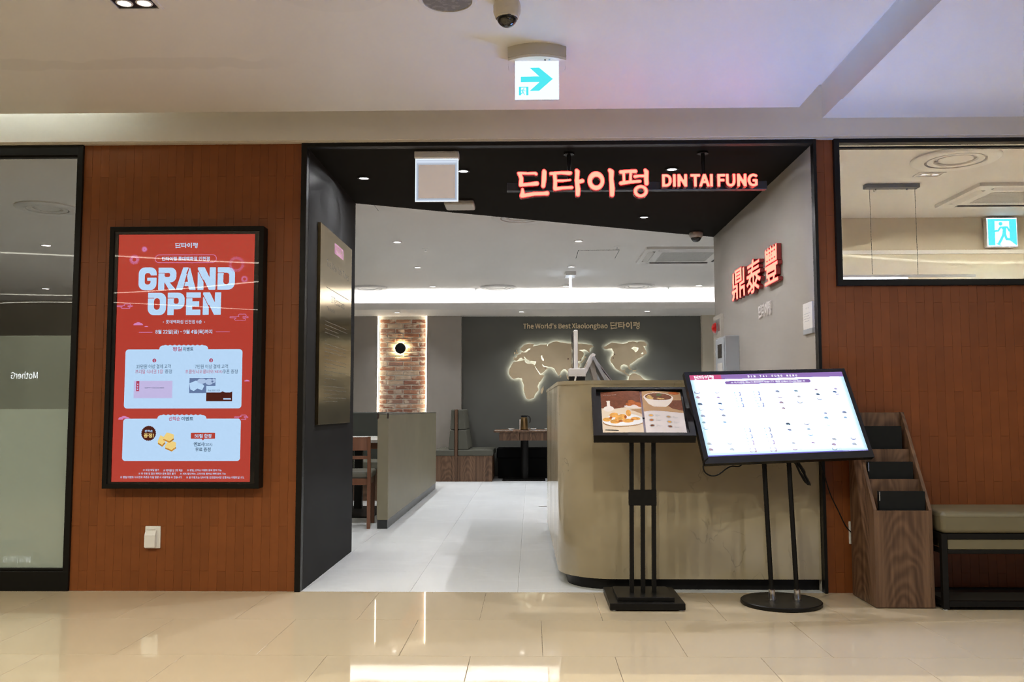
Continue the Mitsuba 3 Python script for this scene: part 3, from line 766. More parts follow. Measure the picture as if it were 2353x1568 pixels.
t = thing('till_terminal', 'white folding till with two sloping screens like a tent on the counter', 'till')
part(t, 'guest_screen', slab_xz((0.325, ZC + 0.02), (0.428, 1.425), 0.026, 6.28, 6.56), white_plastic)
part(t, 'guest_glass', slab_xz((0.3265, 1.225), (0.424, 1.415), 0.003, 6.29, 6.55, 0.0005), mat('screen_tan', (0.30, 0.25, 0.19), 0.12))
part(t, 'staff_screen', slab_xz((0.442, 1.402), (0.546, ZC + 0.014), 0.022, 6.27, 6.56), grey_plastic)
part(t, 'neck', hull([(x, y, z) for y in (6.33, 6.50) for x, z in ((0.400, 1.375), (0.440, 1.395), (0.470, ZC + 0.02), (0.445, ZC + 0.02))]), white_plastic)
part(t, 'base', rbox(0.40, 0.53, 6.32, 6.52, ZC, ZC + 0.028, 0.010), mat('till_base', (0.42, 0.44, 0.45), 0.4), 30)
t = thing('card_screen', 'second grey sloping screen behind the tent-shaped till', 'screen')
part(t, 'housing', slab_xz((0.472, 1.375), (0.605, ZC + 0.012), 0.018, 6.60, 6.95), white_plastic)
part(t, 'glass', slab_xz((0.490, 1.380), (0.616, ZC + 0.014), 0.006, 6.61, 6.94, 0.001), mat('screen_mauve', (0.26, 0.24, 0.25), 0.15))
part(t, 'stand', hull([(x, y, z) for y in (6.70, 6.80) for x, z in ((0.49, 1.33), (0.52, 1.30), (0.48, ZC), (0.56, ZC))]), grey_plastic)

# ------------------------------------------------------------------ menu book on its black stand
t = thing('book_stand', 'black metal stand on a double square base holding an open menu', 'stand')
part(t, 'base_plate', box(0.399, 0.784, 4.692, 5.122, 0.006, 0.040, 0.002), black_metal)
part(t, 'step_plate', box(0.443, 0.737, 4.742, 5.037, 0.040, 0.060, 0.002), black_metal)
for i, (x, y) in enumerate(((0.42, 4.713), (0.763, 4.713), (0.42, 5.10), (0.763, 5.10))):
    part(t, 'foot', cyl((x, y, 0), (x, y, 0.007), 0.014, 16), grey_plastic)
for x in (0.531, 0.590, 0.649):
    part(t, 'post', hull([(x + dx + s * 0.011, 4.875 + q, z) for s in (-1, 1) for q in (-0.011, 0.011) for dx, z in ((0, 0.058), (0.008, 0.985))]), black_metal)
part(t, 'brace', box(0.520, 0.667, 4.861, 4.889, 0.517, 0.599, 0.001), black_metal)
BM = frame((0.600, 4.90, 1.0244), (0.99948, -0.0323, -0.0011), (0.0254, 0.7638, 0.64495)) @ np.diag([0.982, 0.982, 0.982, 1])
plate = sbox(-0.272, -0.204, 0.272, 0.204).difference(sbox(-0.247, -0.184, 0.240, 0.184))
part(t, 'tray_frame', put(join(at(extrude(plate, 0.022), 0, 0, -0.022), box(-0.272, 0.272, -0.208, -0.2035, -0.052, 0.0), box(-0.272, 0.272, -0.2035, 0.204, -0.052, -0.022)), BM), black_metal)
part(t, 'tray_floor', put(box(-0.247, 0.240, -0.184, 0.184, -0.0215, -0.017), BM), black_plastic)
b = thing('menu_book', 'open glossy menu with food pictures lying in the black book stand', 'book')
WMM = np.diag([0.001, 0.001, 0.001, 1])
page_m = mat('glossy_page', (0.72, 0.66, 0.66), 0.18, specular=0.5)


def bent(g, x0, x1, spine_left, dz):
    """Flat print laid onto the swelling page."""
    xs = np.linspace(x0, x1, 41)
    m = flat(MultiPolygon([q for a, b_ in zip(xs, xs[1:]) for q in polys(g.intersection(sbox(a, 0, b_, 408)))]))
    s = np.clip((m.vertices[:, 0] - x0) / (x1 - x0), 0, 1)
    s = 1 - s if spine_left else s
    v = np.array(m.vertices)
    v[:, 2] = -14 + 14 * np.sin(s * math.pi * 0.80) * (0.35 + 0.65 * s) + dz
    v[:, :2] -= (272, 204)
    return put(trimesh.Trimesh(v, m.faces, process=False), BM @ WMM)


LX0, LX1, RX0, RX1, PY0, PY1 = 50, 270, 282, 500, 24, 376
for sl, a, c in ((False, LX0, LX1), (True, RX0, RX1)):
    xs = np.linspace(a, c, 41)
    s = (xs - a) / (c - a)
    s = 1 - s if sl else s
    z = -14 + 14 * np.sin(s * math.pi * 0.80) * (0.35 + 0.65 * s)
    poly = Polygon(list(zip(xs, z)) + [(c, -17), (a, -17)])
    block = extrude(poly, PY1 - PY0)
    block = put(block, frame((0, PY1, 0), (1, 0, 0), (0, 0, 1)))
    block.apply_translation((-272, -204, 0))
    part(b, 'page_block', put(block, BM @ WMM), page_m, 30)
part(b, 'binder_spine', put(join(box(270, 282, 22, 378, -19, -13), box(272.5, 279.5, 330, 378, -14, -6, 1.5), box(272.5, 279.5, 24, 64, -14, -6, 1.5)), BM @ WMM @ frame((-272, -204, 0), (1, 0, 0), (0, 1, 0))), chrome)


def pr(name, g, ink, left=True, dz=0.5, label=None):
    a, c, sl = (LX0, LX1, False) if left else (RX0, RX1, True)
    dz = 0.3 + 1.3 * dz
    g = g.buffer(0).intersection(sbox(a, PY0, c, PY1))
    part(b, name, bent(g, a, c, sl, dz), INK[ink], label=label)


ell = lambda x, y, rx, ry: affinity.scale(Point(x, y).buffer(1, 10), rx, ry)
pr('printed_picture', sbox(LX0, PY0, LX1, PY1), 'cream', True, 0.3, 'left page with a picture of fried prawns')
pr('printed_wall', Polygon([(LX0, 236), (120, 225), (270, 242), (270, 376), (LX0, 376)]), 'wood', True, 0.5)
pr('printed_vase', union_all([ell(90, 228, 29, 24), sbox(82, 240, 99, 292), ell(90, 292, 12, 6)]), 'pale', True, 0.7)
pr('printed_back_bowl', ell(232, 240, 56, 15).union(sbox(178, 238, 290, 246)), 'pale', True, 0.7)
pr('printed_back_food', union_all([ell(x, y, 20, 15) for x, y in ((205, 258), (228, 268), (252, 262), (268, 250), (218, 280))]), 'orange', True, 0.9)
pr('printed_plate', ell(166, 126, 112, 52), 'white', True, 0.7)
pr('printed_plate_shade', ell(166, 116, 112, 46).difference(ell(166, 128, 112, 50)), 'tan', True, 0.8)
pr('printed_prawns', union_all([ell(x, y, rx, ry) for x, y, rx, ry in ((78, 138, 24, 17), (116, 172, 24, 20), (160, 152, 26, 24), (196, 182, 14, 28), (122, 118, 28, 18), (190, 118, 30, 16), (232, 136, 26, 13), (140, 140, 20, 20))]), 'gold', True, 1.1)
for x, y, rx, ry in ((150, 118, 12, 8), (98, 150, 8, 10), (178, 150, 7, 14), (214, 126, 10, 5), (128, 112, 9, 3)):
    pr('printed_shade', ell(x, y, rx, ry), 'orange', True, 1.3)
pr('printed_cloth', Polygon([(176, 205), (270, 222), (270, 176), (236, 196), (200, 214)]), 'tan', True, 0.95)
pr('printed_lettering', union_all([fit(letters("The World's Best Xiaolongbao", 0), 64, 138, 342, 348), fit(letters('새우튀김', 1), 236, 262, 86, 92), fit(letters('샤오롱바오', 0), 244, 264, 76, 80)]), 'white', True, 1.4)
pr('printed_chopsticks', union_all([LineString([(66, 58), (134, 44)]).buffer(1.5), LineString([(66, 51), (134, 41)]).buffer(1.5)]), 'black', True, 1.0)
pr('printed_picture', Polygon([(RX0, 200), (330, 204), (400, 202), (500, 196), (500, 376), (RX0, 376)]), 'tan', False, 0.3, 'right page picture of a noodle bowl')
pr('printed_bowl', ell(372, 322, 84, 40).union(Polygon([(290, 316), (456, 316), (430, 262), (405, 238), (340, 238), (312, 262)])), 'pale', False, 0.7)
pr('printed_soup', ell(372, 326, 74, 31), 'soup', False, 0.9)
strand = lambda cx, cy, a, b, t0, t1, k: LineString([(cx + (a + k) * math.cos(q), cy + (b + 0.6 * k) * math.sin(q)) for q in np.linspace(t0, t1, 9)]).buffer(1.0)
pr('printed_noodles', union_all([strand(345, 322, 14, 6, 2.2, 4.6, 3.1 * k) for k in range(9)] + [strand(385, 318, 14, 8, 3.6, 5.6, 2.6 * k) for k in range(6)]), 'noodle', False, 1.1)
pr('printed_beef', union_all([ell(358, 340, 16, 12), ell(408, 334, 20, 14), ell(424, 322, 14, 10)]), 'wood', False, 1.2)
pr('printed_greens', union_all([LineString([(372 + 3 * k, 330), (378 + 5 * k, 352 - 2 * abs(k))]).buffer(2.2) for k in range(-3, 4)]), 'green', False, 1.4)
pr('printed_side_dish', ell(462, 364, 30, 13), 'orange', False, 0.9)
pr('printed_cloth', Polygon([(452, 300), (500, 306), (500, 214), (440, 230), (420, 250)]), 'wood', False, 0.75)
for x, y in ((318, 164), (318, 125), (318, 80), (413, 156), (414, 114), (414, 76)):
    pr('printed_dish', ell(x, y, 15, 12), 'grey', False, 0.5)
    pr('printed_dish_food', ell(x, y, 10, 7.5), rng.choice(['soup', 'noodle', 'orange', 'gold', 'tan']), False, 0.8)
    key = 'printed_lettering'
    pr(key, union_all([fit(letters('샤오롱바오', 0), x + 22, x + 36, y + 5, y + 9)] + [sbox(x + 22, y - 4 * k, x + 54 - 4 * k, y - 4 * k + 1.2) for k in range(3)]), 'grey', False, 0.7)

# ------------------------------------------------------------------ tilted menu screen on a round base
t = thing('menu_screen_stand', 'black stand with a big bright tilted menu screen on two poles', 'screen stand')
MM = frame((1.337, 4.919, 1.0036), (0.98369, 0.17771, 0.02775), (-0.10765, 0.45809, 0.88236))
MP = MM @ frame((-0.475, -0.2755, 0), (1, 0, 0), (0, 1, 0)) @ WMM
part(t, 'housing', put(join(box(-0.475, 0.475, -0.2755, 0.2755, -0.034, -0.0035, 0.002)), MM), black_metal)
bez = sbox(0, 0, 950, 551).difference(sbox(25, 39, 928, 530))
part(t, 'bezel', put(at(extrude(bez, 4), 0, 0, -4), MP), mat('bezel_black', (0.008, 0.009, 0.014), 0.25))
MW = np.array([0.20, 0.44, 1.2])
page = sbox(25, 39, 928, 530)
part(t, 'screen', put(flat(page.buffer(-26, join_style=2), -2), MP), LIT, light=emit(MW * MENU_GLOW, 1.0), label='bright white menu page')
for a_, b_, l_ in ((0, 9, (0.55, 0.82, 1.05)), (9, 18, (0.72, 0.95, 1.2)), (18, 26, (0.95, 1.2, 1.6))):
    part(t, 'screen_edge', put(flat(page.buffer(-a_, join_style=2).difference(page.buffer(-b_, join_style=2)), -2), MP), LIT, light=emit(l_, 0.02), label='dimmer bluish edge of the menu page')
part(t, 'header_band', put(flat(sbox(207, 500, 928, 530), -1.6), MP), LIT, light=emit((0.28, 0.16, 0.46), 0.01), label='violet header band')
part(t, 'header_tag', put(flat(sbox(25, 500, 207, 530), -1.6), MP), LIT, light=emit((0.62, 0.08, 0.22), 0.01), label='rose header tag')
part(t, 'notice_pill', put(flat(rrect(221, 467, 724, 488, 10), -1.6), MP), LIT, light=emit((0.25, 0.14, 0.42), 0.01), label='violet notice pill')
part(t, 'footer_line', put(flat(sbox(25, 39, 928, 46), -1.6), MP), LIT, light=emit((0.15, 0.13, 0.55), 0.01))
spaced = union_all([fit(letters(c, 3), 362 + i * 17.6 + (0 if c != 'I' else 2), 362 + i * 17.6 + (9.5 if c != 'I' else 5), 507, 520) for i, c in enumerate('DIN TAI FUNG MENU') if c != ' '])
lets = [spaced, fit(letters('※ 더 다양한 메뉴가 준비되어 있습니다. 매장 안에서 만나보세요! ※', 1), 256, 690, 471, 484), fit(letters('※ 사진은 연출된 것으로 실제와 다를 수 있습니다', 0), 785, 918, 40.5, 45)] + logo_in(50, 164, 502, 528)
part(t, 'lettering', put(join([flat(g, -1.2) for g in lets]), MP), LIT, light=emit((1.3, 1.35, 1.5), 0.01), kind='stuff', label='white lettering on the violet bands')
dishes = [(48, 423), (46, 392), (49, 351), (48, 318), (49, 279), (46, 240), (50, 204), (48, 114), (50, 80), (161, 421), (161, 388), (162, 351), (165, 318), (166, 278), (162, 238), (162, 113), (165, 77), (276, 406), (387, 407), (277, 371), (386, 371), (278, 336), (394, 335), (279, 185), (392, 184), (280, 148), (392, 148), (280, 111), (394, 109), (281, 67), (394, 67), (510, 416), (619, 416), (516, 380), (626, 380), (514, 346), (624, 345), (517, 311), (516, 215), (624, 213), (515, 180), (626, 179), (628, 146), (516, 100), (627, 98), (516, 66), (740, 421), (741, 391), (744, 362), (751, 272), (747, 244), (748, 203), (753, 115), (742, 84), (739, 57), (857, 422), (845, 403), (857, 392), (862, 274), (859, 242), (866, 115), (859, 81)]
tints = [(0.30, 0.38, 0.62), (0.45, 0.52, 0.74), (0.70, 0.55, 0.76), (0.42, 0.68, 0.92), (0.72, 0.82, 0.98)]
pics = [[], [], [], [], []]
for i, (x, y) in enumerate(dishes):
    r = rng.uniform(9, 14)
    if x > 270 and x < 640 and (y > 330 or y < 200) and x < 400:   # dumplings on a tray: a dark cornered square round a pale plate
        plate_ = union_all([ell(x - 5 + 6 * (q % 3), y - 4 + 5 * (q // 3), 4.6, 3.6) for q in range(7)])
        g = sbox(x - 18, y - 12, x + 18, y + 12).difference(ell(x - 2, y, 14.5, 11.2)).union(plate_.difference(plate_.buffer(-1.3)))
        k = 1 if y > 130 else 2
    elif i % 3 == 0:
        g = ell(x, y, r * 1.25, r * 0.8).difference(ell(x + 1, y + r * 0.22, r * 1.0, r * 0.52))
        k = 1 + i % 4
    else:
        g = ell(x, y, r, r * 0.55).union(ell(x + r * 0.6, y - r * 0.3, r * 0.5, r * 0.35))
        k = (i * 7) % 9 % 5
    pics[k].append(g)
for k in range(5):
    for g in pics[k]:
        part(t, 'dish_picture', put(flat(g, -1.6), MP), INK['slate'] if k == 0 else 'material_dish_print_%d' % k)
for k in range(1, 5):
    mat('dish_print_%d' % k, tints[k], 0.5)
part(t, 'price_lines', put(join([flat(sbox(x + 20, y - 3 + 4 * q, x + 42 - 3 * q, y - 2 + 4 * q), -1.5) for x, y in dishes if x < 200 or x > 700 or y < 120 for q in range(2)]), MP), 'material_dish_print_4', kind='stuff')
part(t, 'base_disc', at(lathe([(0, 0), (0.205, 0), (0.210, 0.004), (0.210, 0.018), (0.206, 0.022), (0, 0.022)], 64), 1.320, 4.878, 0), black_metal, 40)
for x0, x1 in ((1.272, 1.258), (1.405, 1.391)):
    p_ = part(t, 'pole', cyl((x0, 4.88, 0.022), (x1, 4.945, 0.885), 0.0125, 20), black_metal, 40)
    part(p_, 'collar', at(lathe([(0, 0), (0.021, 0), (0.021, 0.012), (0.0165, 0.030), (0.0165, 0.052), (0.0125, 0.055), (0, 0.055)], 24), x0, 4.88, 0.022), chrome, 30)
part(t, 'mount', box(1.22, 1.43, 4.958, 5.000, 0.86, 0.95, 0.003), black_metal)
cable = [(0.912, 4.70, 0.775), (0.893, 4.72, 0.745), (0.905, 4.74, 0.700), (0.955, 4.76, 0.682), (1.01, 4.79, 0.705), (1.06, 4.82, 0.728), (1.10, 4.85, 0.725), (1.13, 4.87, 0.74)]
part(t, 'cable_loop', tube(cable, 0.0035), black_plastic, True)
coil = []
for i, a in enumerate(np.linspace(0, 2 * math.pi * 3.6, 90)):
    k = 0.5 - 0.5 * math.cos(a)
    coil.append((1.425 + 0.075 * k + 0.016 * math.sin(a) + 0.0012 * (i % 7), 4.955 + 0.02 * math.sin(a * 0.37), 0.765 - 0.145 * k - 0.012 * math.sin(a)))
part(t, 'cable_coil', tube(coil, 0.0035, 7, False), black_plastic, True)
single('power_cord', tube([(1.55, 5.02, 0.80), (1.60, 5.10, 0.76), (1.645, 5.13, 0.66), (1.68, 5.14, 0.55), (1.73, 5.14, 0.44), (1.775, 5.142, 0.355), (1.80, 5.147, 0.335)], 0.003, 7), black_plastic, 'thin black cord hanging from the menu screen down to the socket plate', 'cord', smooth=True)

# ------------------------------------------------------------------ walnut rack with black folders
t = thing('menu_rack', 'walnut veneer rack with three stepped pockets beside the bench', 'rack')
RX0_, RX1_, RY0, RY1 = 1.782, 2.084, 4.778, 5.122
side = Polygon([(RY0, 0.004), (RY1, 0.004), (RY1, 1.012), (RY1 - 0.028, 1.012), (RY0, 0.506)])
for x in (RX0_, RX1_ - 0.017):
    part(t, 'side_panel', put(extrude(side, 0.017), frame((x, 0, 0), (0, 1, 0), (0, 0, 1))), walnut_m)
part(t, 'front_panel', box(RX0_ + 0.017, RX1_ - 0.017, RY0, RY0 + 0.017, 0.004, 0.500, 0.001), walnut_m)
part(t, 'back_panel', box(RX0_ + 0.017, RX1_ - 0.017, RY1 - 0.017, RY1 - 0.001, 0.004, 1.010, 0.001), walnut_m)
for y, z in ((4.885, 0.655), (4.995, 0.810)):
    part(t, 'divider', box(RX0_ + 0.017, RX1_ - 0.017, y, y + 0.015, 0.02, z, 0.001), walnut_m)
part(t, 'pocket_floor', box(RX0_ + 0.017, RX1_ - 0.017, RY0 + 0.017, RY1 - 0.017, 0.27, 0.285), walnut_m)
folder_m = mat('black_folder', speck((0.006, 0.007, 0.0075), 0.2, 30), 0.6, specular=0.2)
for y, z0, z1, dx, lb in ((4.808, 0.33, 0.598, 0.018, 'black menu folder in the lowest front pocket of the walnut rack'), (4.918, 0.47, 0.745, 0.006, 'black menu folder in the middle pocket of the walnut rack'), (5.030, 0.62, 0.935, -0.002, 'black menu folder in the top rear pocket of the walnut rack')):
    f_ = thing('menu_folder', lb, 'folder')
    z0 = 0.287
    part(f_, 'front_cover', box(1.806 + dx, 2.046 + dx, y, y + 0.004, z0, z1, 0.001), folder_m)
    part(f_, 'pages', box(1.816 + dx, 2.040 + dx, y + 0.004, y + 0.020, z0 + 0.004, z1 - 0.008), page_m)
    part(f_, 'back_cover', box(1.806 + dx, 2.046 + dx, y + 0.020, y + 0.024, z0, z1, 0.001), folder_m)
    part(f_, 'metal_corner', box(1.8065 + dx, 1.812 + dx, y - 0.001, y + 0.002, z1 - 0.05, z1 - 0.003), chrome)

# ------------------------------------------------------------------ upholstered bench
t = thing('waiting_bench', 'long bench with an olive leather seat on a black metal frame', 'bench')
olive_leather = mat('olive_leather', speck((0.145, 0.125, 0.075), 0.10, 5.0), 0.42, bump=lambda p, n, uv: fbm(p.x * 260, p.y * 260, p.z * 260, 2), bump_scale=0.0012, specular=0.45)
BX0, BX1, BY0, BY1 = 2.108, 3.50, 4.735, 5.12
part(t, 'cushion', rbox(BX0 + 0.004, BX1 - 0.004, BY0 - 0.006, BY1, 0.388, 0.500, 0.026, 3), olive_leather, 40)
part(t, 'cushion_base', rbox(BX0 + 0.034, BX1 - 0.034, BY0 + 0.006, BY1 - 0.01, 0.306, 0.362, 0.006), olive_leather, 40)
part(t, 'piping', join([tube([(BX0 + 0.03, y, 0.4735), (BX1 - 0.03, y, 0.4735)], 0.002, 6, False) for y in (BY0 - 0.006,)] + [tube([(BX0 + 0.004, BY0 + 0.02, 0.4735), (BX0 + 0.004, BY1 - 0.03, 0.4735)], 0.002, 6, False)]), olive_leather)
s_ = 0.030
for x in (BX0, BX1 - s_):
    for y in (BY0, BY1 - s_):
        part(t, 'leg', box(x, x + s_, y, y + s_, 0.006, 0.388, 0.0015), black_metal)
        part(t, 'foot_pad', cyl((x + s_ / 2, y + s_ / 2, 0), (x + s_ / 2, y + s_ / 2, 0.0065), 0.012, 14), grey_plastic)
for y in (BY0, BY1 - s_):
    part(t, 'top_rail', box(BX0 + s_, BX1 - s_, y, y + s_, 0.360, 0.388, 0.0015), black_metal)
    part(t, 'seat_rail', box(BX0 + s_, BX1 - s_, y + 0.002, y + s_ - 0.002, 0.286, 0.306, 0.0015), black_metal)
    part(t, 'lower_rail', box(BX0 + s_, BX1 - s_, y, y + s_, 0.018, 0.046, 0.0015), black_metal)
for x in (BX0, BX1 - s_):
    for z0, z1 in ((0.360, 0.388), (0.286, 0.306), (0.018, 0.046)):
        part(t, 'end_rail', box(x + 0.001, x + s_ - 0.001, BY0 + s_, BY1 - s_, z0, z1, 0.0015), black_metal)
part(t, 'shelf', box(BX0 + s_, BX1 - s_, BY0 + s_, BY1 - s_, 0.030, 0.040, 0.001), mat('shelf_steel', (0.05, 0.055, 0.05), 0.28, 0.6))

# ------------------------------------------------------------------ restaurant: brick column with light strips and a wall lamp
t = thing('brick_column', 'column of old red bricks between two bright light strips on the rear wall', 'brick column')
part(t, 'mortar', box(-2.365, -1.635, 13.935, 13.981, 0, 2.48), mat('mortar', speck((0.48, 0.44, 0.385), 0.08, 20), 0.8))
BRICKS = []
for i, c in enumerate(((0.235, 0.105, 0.064), (0.17, 0.072, 0.047), (0.30, 0.165, 0.108), (0.37, 0.275, 0.205), (0.20, 0.108, 0.082))):
    BRICKS.append(mat(f'brick_{i}', (lambda c: lambda p, n, uv: mix(c, (0.45, 0.37, 0.30), smoothstep(0.48, 0.72, fbm(p.x * 16, p.z * 22, 4, 3)) * 0.75) * (0.8 + 0.4 * fbm(p.x * 40, p.z * 40, 1, 2)))(c), 0.85))


def brick_mesh(seed, w):
    m = box(-w / 2, w / 2, -0.008, 0.045, -0.0290, 0.0290, 0.007).subdivide()
    v = np.array(m.vertices)
    v += (meshkit.noise(v * 45 + seed * 9.1, seed)[:, None] - 0.5) * np.array([0.006, 0.010, 0.007])
    return trimesh.Trimesh(v, m.faces, process=False)


shapes_full = [ply(brick_mesh(i, 0.236), m) for i, m in enumerate(BRICKS)]
shapes_half = [ply(brick_mesh(i + 9, 0.112), m) for i, m in enumerate(BRICKS)]
row, z = 0, 0.05
while z < 2.47:
    x = -2.355 - (0.124 if row % 2 else 0.0)
    while x < -1.64:
        a, b = max(x, -2.355), min(x + 0.236, -1.645)
        if b - a > 0.03:
            s = rng.randrange(5)
            full = b - a > 0.18
            copies(t, 'brick', (shapes_full if full else shapes_half)[s], [shift((a + b) / 2, 13.930, z, rng.uniform(-0.008, 0.008), ((b - a) / (0.236 if full else 0.112), 1, 1))])
        x += 0.248
    z += 0.0735
    row += 1
for x, s in ((-2.384, 1), (-1.616, -1)):
    single('light_strip', box(x, x + s * 0.014, 13.868, 13.915, 0.0, 2.478), LIT, 'bright upright light strip on the %s edge of the brick column' % ('left' if s > 0 else 'right'), 'light strip', light=emit((10, 9.0, 6.8), 0.35))
t = thing('wall_lamp', 'round black wall lamp with a glowing ring on the brick column', 'lamp')
CY = frame((-2.025, 13.86, 1.975), (1, 0, 0), (0, 0, 1))
part(t, 'cap', put(lathe([(0, 0), (0.078, 0), (0.082, 0.004), (0.082, 0.018), (0.076, 0.022), (0, 0.022)], 40), CY), black_metal, 40)
part(t, 'wall_box', put(lathe([(0, -0.07), (0.055, -0.07), (0.055, -0.028), (0, -0.028)], 32), CY), black_metal, 40)
part(t, 'glow_ring', put(lathe([(0.056, -0.050), (0.070, -0.050), (0.074, -0.022), (0.072, -0.001), (0.056, -0.001), (0.056, -0.050)], 40), CY), LIT, light=emit((60, 44, 22), 0.35))

# ------------------------------------------------------------------ world map of backlit plates with the line above it (traced in metres of the wall)
MAPX, MAPZ, MS = -0.98, 2.56, 1 / (4.2 * 148.4)


def land(pts):
    g = Polygon([(MAPX + x * MS + 0.415, MAPZ - y * MS) for x, y in pts]).buffer(0)
    return g


EURASIA = [(180, 482), (184, 452), (212, 452), (214, 432), (245, 418), (262, 402), (300, 400), (322, 385), (345, 372), (330, 365), (305, 378), (285, 395), (268, 392), (258, 384), (248, 378), (255, 358), (290, 330), (332, 318), (380, 326), (372, 345), (440, 330), (505, 325), (512, 345), (520, 322), (560, 300), (600, 293), (640, 305),
           (700, 315), (760, 318), (860, 322), (930, 330), (960, 345), (935, 352), (940, 362), (918, 372), (918, 410), (890, 385), (868, 376), (815, 380), (850, 400), (862, 420), (860, 445), (845, 455), (835, 480), (815, 492), (790, 468), (798, 500), (825, 515), (820, 545), (795, 570), (770, 575), (755, 590), (758, 625), (745, 640),
           (725, 620), (712, 600), (690, 575), (672, 565), (655, 575), (640, 590), (630, 615), (617, 633), (600, 600), (575, 560), (550, 548), (515, 545), (485, 535), (458, 518), (470, 545), (490, 548), (515, 556), (480, 590), (442, 612), (430, 600), (405, 560), (386, 525), (396, 512), (400, 488), (360, 487), (335, 490), (340, 468), (365, 460), (412, 462), (410, 445), (380, 436), (360, 452), (350, 472), (330, 480), (312, 470), (290, 450), (278, 446), (290, 465), (272, 470), (255, 455), (235, 465), (212, 486)]
AFRICA = [(185, 494), (240, 484), (288, 480), (298, 502), (320, 512), (350, 512), (384, 520), (392, 545), (415, 590), (436, 622), (480, 626), (462, 660), (425, 700), (414, 740), (424, 772), (395, 800), (375, 840), (335, 858), (305, 852), (290, 805), (275, 760), (282, 720), (266, 685), (262, 655), (232, 648), (180, 660), (155, 640), (134, 605), (138, 570), (160, 530)]
NAMERICA = [(1047, 355), (1075, 345), (1100, 325), (1140, 310), (1180, 318), (1230, 325), (1280, 318), (1290, 304), (1330, 299), (1370, 308), (1400, 300), (1450, 305), (1475, 335), (1455, 350), (1440, 343), (1452, 370), (1466, 390), (1470, 420), (1440, 432), (1424, 446), (1380, 466), (1350, 490), (1310, 520), (1300, 535), (1310, 555), (1302, 562), (1285, 535), (1250, 520),
            (1222, 530), (1215, 560), (1235, 580), (1262, 570), (1258, 590), (1275, 610), (1300, 625), (1292, 634), (1265, 615), (1235, 600), (1200, 580), (1170, 565), (1155, 545), (1140, 515), (1125, 500), (1118, 475), (1125, 450), (1148, 430), (1150, 400), (1135, 370), (1105, 365), (1075, 372)]
SAMERICA = [(1298, 632), (1320, 610), (1360, 610), (1400, 630), (1440, 665), (1500, 685), (1527, 700), (1512, 735), (1482, 790), (1450, 850), (1400, 900), (1370, 960), (1350, 950), (1345, 880), (1322, 820), (1292, 760), (1285, 700)]
AUSTRALIA = [(780, 790), (800, 762), (850, 742), (880, 722), (905, 700), (920, 730), (950, 700), (975, 760), (1000, 800), (985, 850), (940, 870), (880, 850), (800, 855)]
holes = [[(446, 436), (458, 432), (462, 450), (476, 470), (474, 486), (460, 482), (450, 460)], [(1320, 366), (1345, 350), (1392, 360), (1386, 386), (1362, 406), (1350, 388)], [(1425, 405), (1440, 410), (1432, 425), (1412, 420)]]
ISLES = [[(205, 375), (216, 380), (214, 398), (230, 410), (205, 419), (210, 398)], [(188, 400), (200, 402), (198, 420), (186, 420)], [(470, 730), (472, 762), (456, 805), (443, 795), (448, 760)], [(632, 626), (640, 624), (644, 640), (636, 648)], [(868, 440), (884, 446), (878, 462), (866, 456)], [(862, 462), (872, 470), (850, 500), (832, 512), (828, 504), (848, 488)],
         [(690, 612), (712, 640), (735, 680), (725, 688), (700, 655)], [(760, 640), (795, 628), (800, 660), (775, 690), (758, 670)], [(1283, 553), (1308, 558), (1326, 574), (1318, 578), (1296, 566)], [(1330, 578), (1366, 576), (1364, 588), (1334, 592)], [(818, 640), (838, 635), (832, 655), (842, 680), (826, 678)], [(850, 680), (862, 676), (860, 715), (848, 712)]]
map_m = mat('map_plate', speck((0.74, 0.585, 0.385), 0.03, 3), 0.5)
t = thing('world_map', 'backlit beige world map of raised continents on the dark rear wall', 'wall map')
WM = frame((0, 13.952, 0), (1, 0, 0), (0, 0, 1))
hole = union_all([land(h) for h in holes])
for nm, pts in (('continent', EURASIA), ('continent', AFRICA), ('continent', NAMERICA), ('continent', SAMERICA), ('continent', AUSTRALIA)):
    g = land(pts)
    # a finely ragged coast
    q = np.array(g.exterior.segmentize(0.02).coords)[:-1] if g.geom_type == 'Polygon' else np.array(max(g.geoms, key=lambda a: a.area).exterior.segmentize(0.02).coords)[:-1]
    q = q + 0.011 * (np.column_stack([meshkit.noise(np.column_stack([q * 28, q[:, :1] * 0]), s) for s in (1, 2)]) - 0.5)
    g = Polygon(q).buffer(0).difference(hole)
    g = max(polys(g), key=lambda a: a.area)
    k = part(t, nm, put(extrude(g, 0.012), WM @ frame((0, 0, -0.012), (1, 0, 0), (0, 1, 0))), map_m)
    back = g.buffer(-0.012)
    scene[new_key(k + "__backlight")] = ply(trimesh.Trimesh(put(flat(back), frame((0, 13.968, 0), (1, 0, 0), (0, 0, 1))).vertices, flat(back).faces[:, ::-1], process=False), LIT, emitter=emit((24, 23.5, 19.5), 0.3))
for pts in ISLES:
    part(t, 'island', put(extrude(land(pts), 0.012), WM @ frame((0, 0, -0.012), (1, 0, 0), (0, 1, 0))), map_m)
for x, y in ((710, 467), (725, 573), (831, 480), (832, 553), (1145, 460), (1160, 424), (488, 553), (727, 625)):
    part(t, 'pin', put(lathe([(0, 0), (0.010, 0), (0.007, 0.012), (0, 0.014)], 10), frame((MAPX + x * MS + 0.415, 13.951, MAPZ - y * MS), (1, 0, 0), (0, 0, 1))), mat('map_pin', (0.10, 0.02, 0.015), 0.4) if 'material_map_pin' not in scene else 'material_map_pin')
t = thing('wall_slogan', 'raised beige one-line slogan above the world map', 'lettering')
WT = frame((0, 13.978, 0), (1, 0, 0), (0, 0, 1))
text = "The World's Best Xiaolongbao"
f = font('Noto Sans CJK Regular', 72)
sc = (1.196 + 0.124) / f.getlength(text)
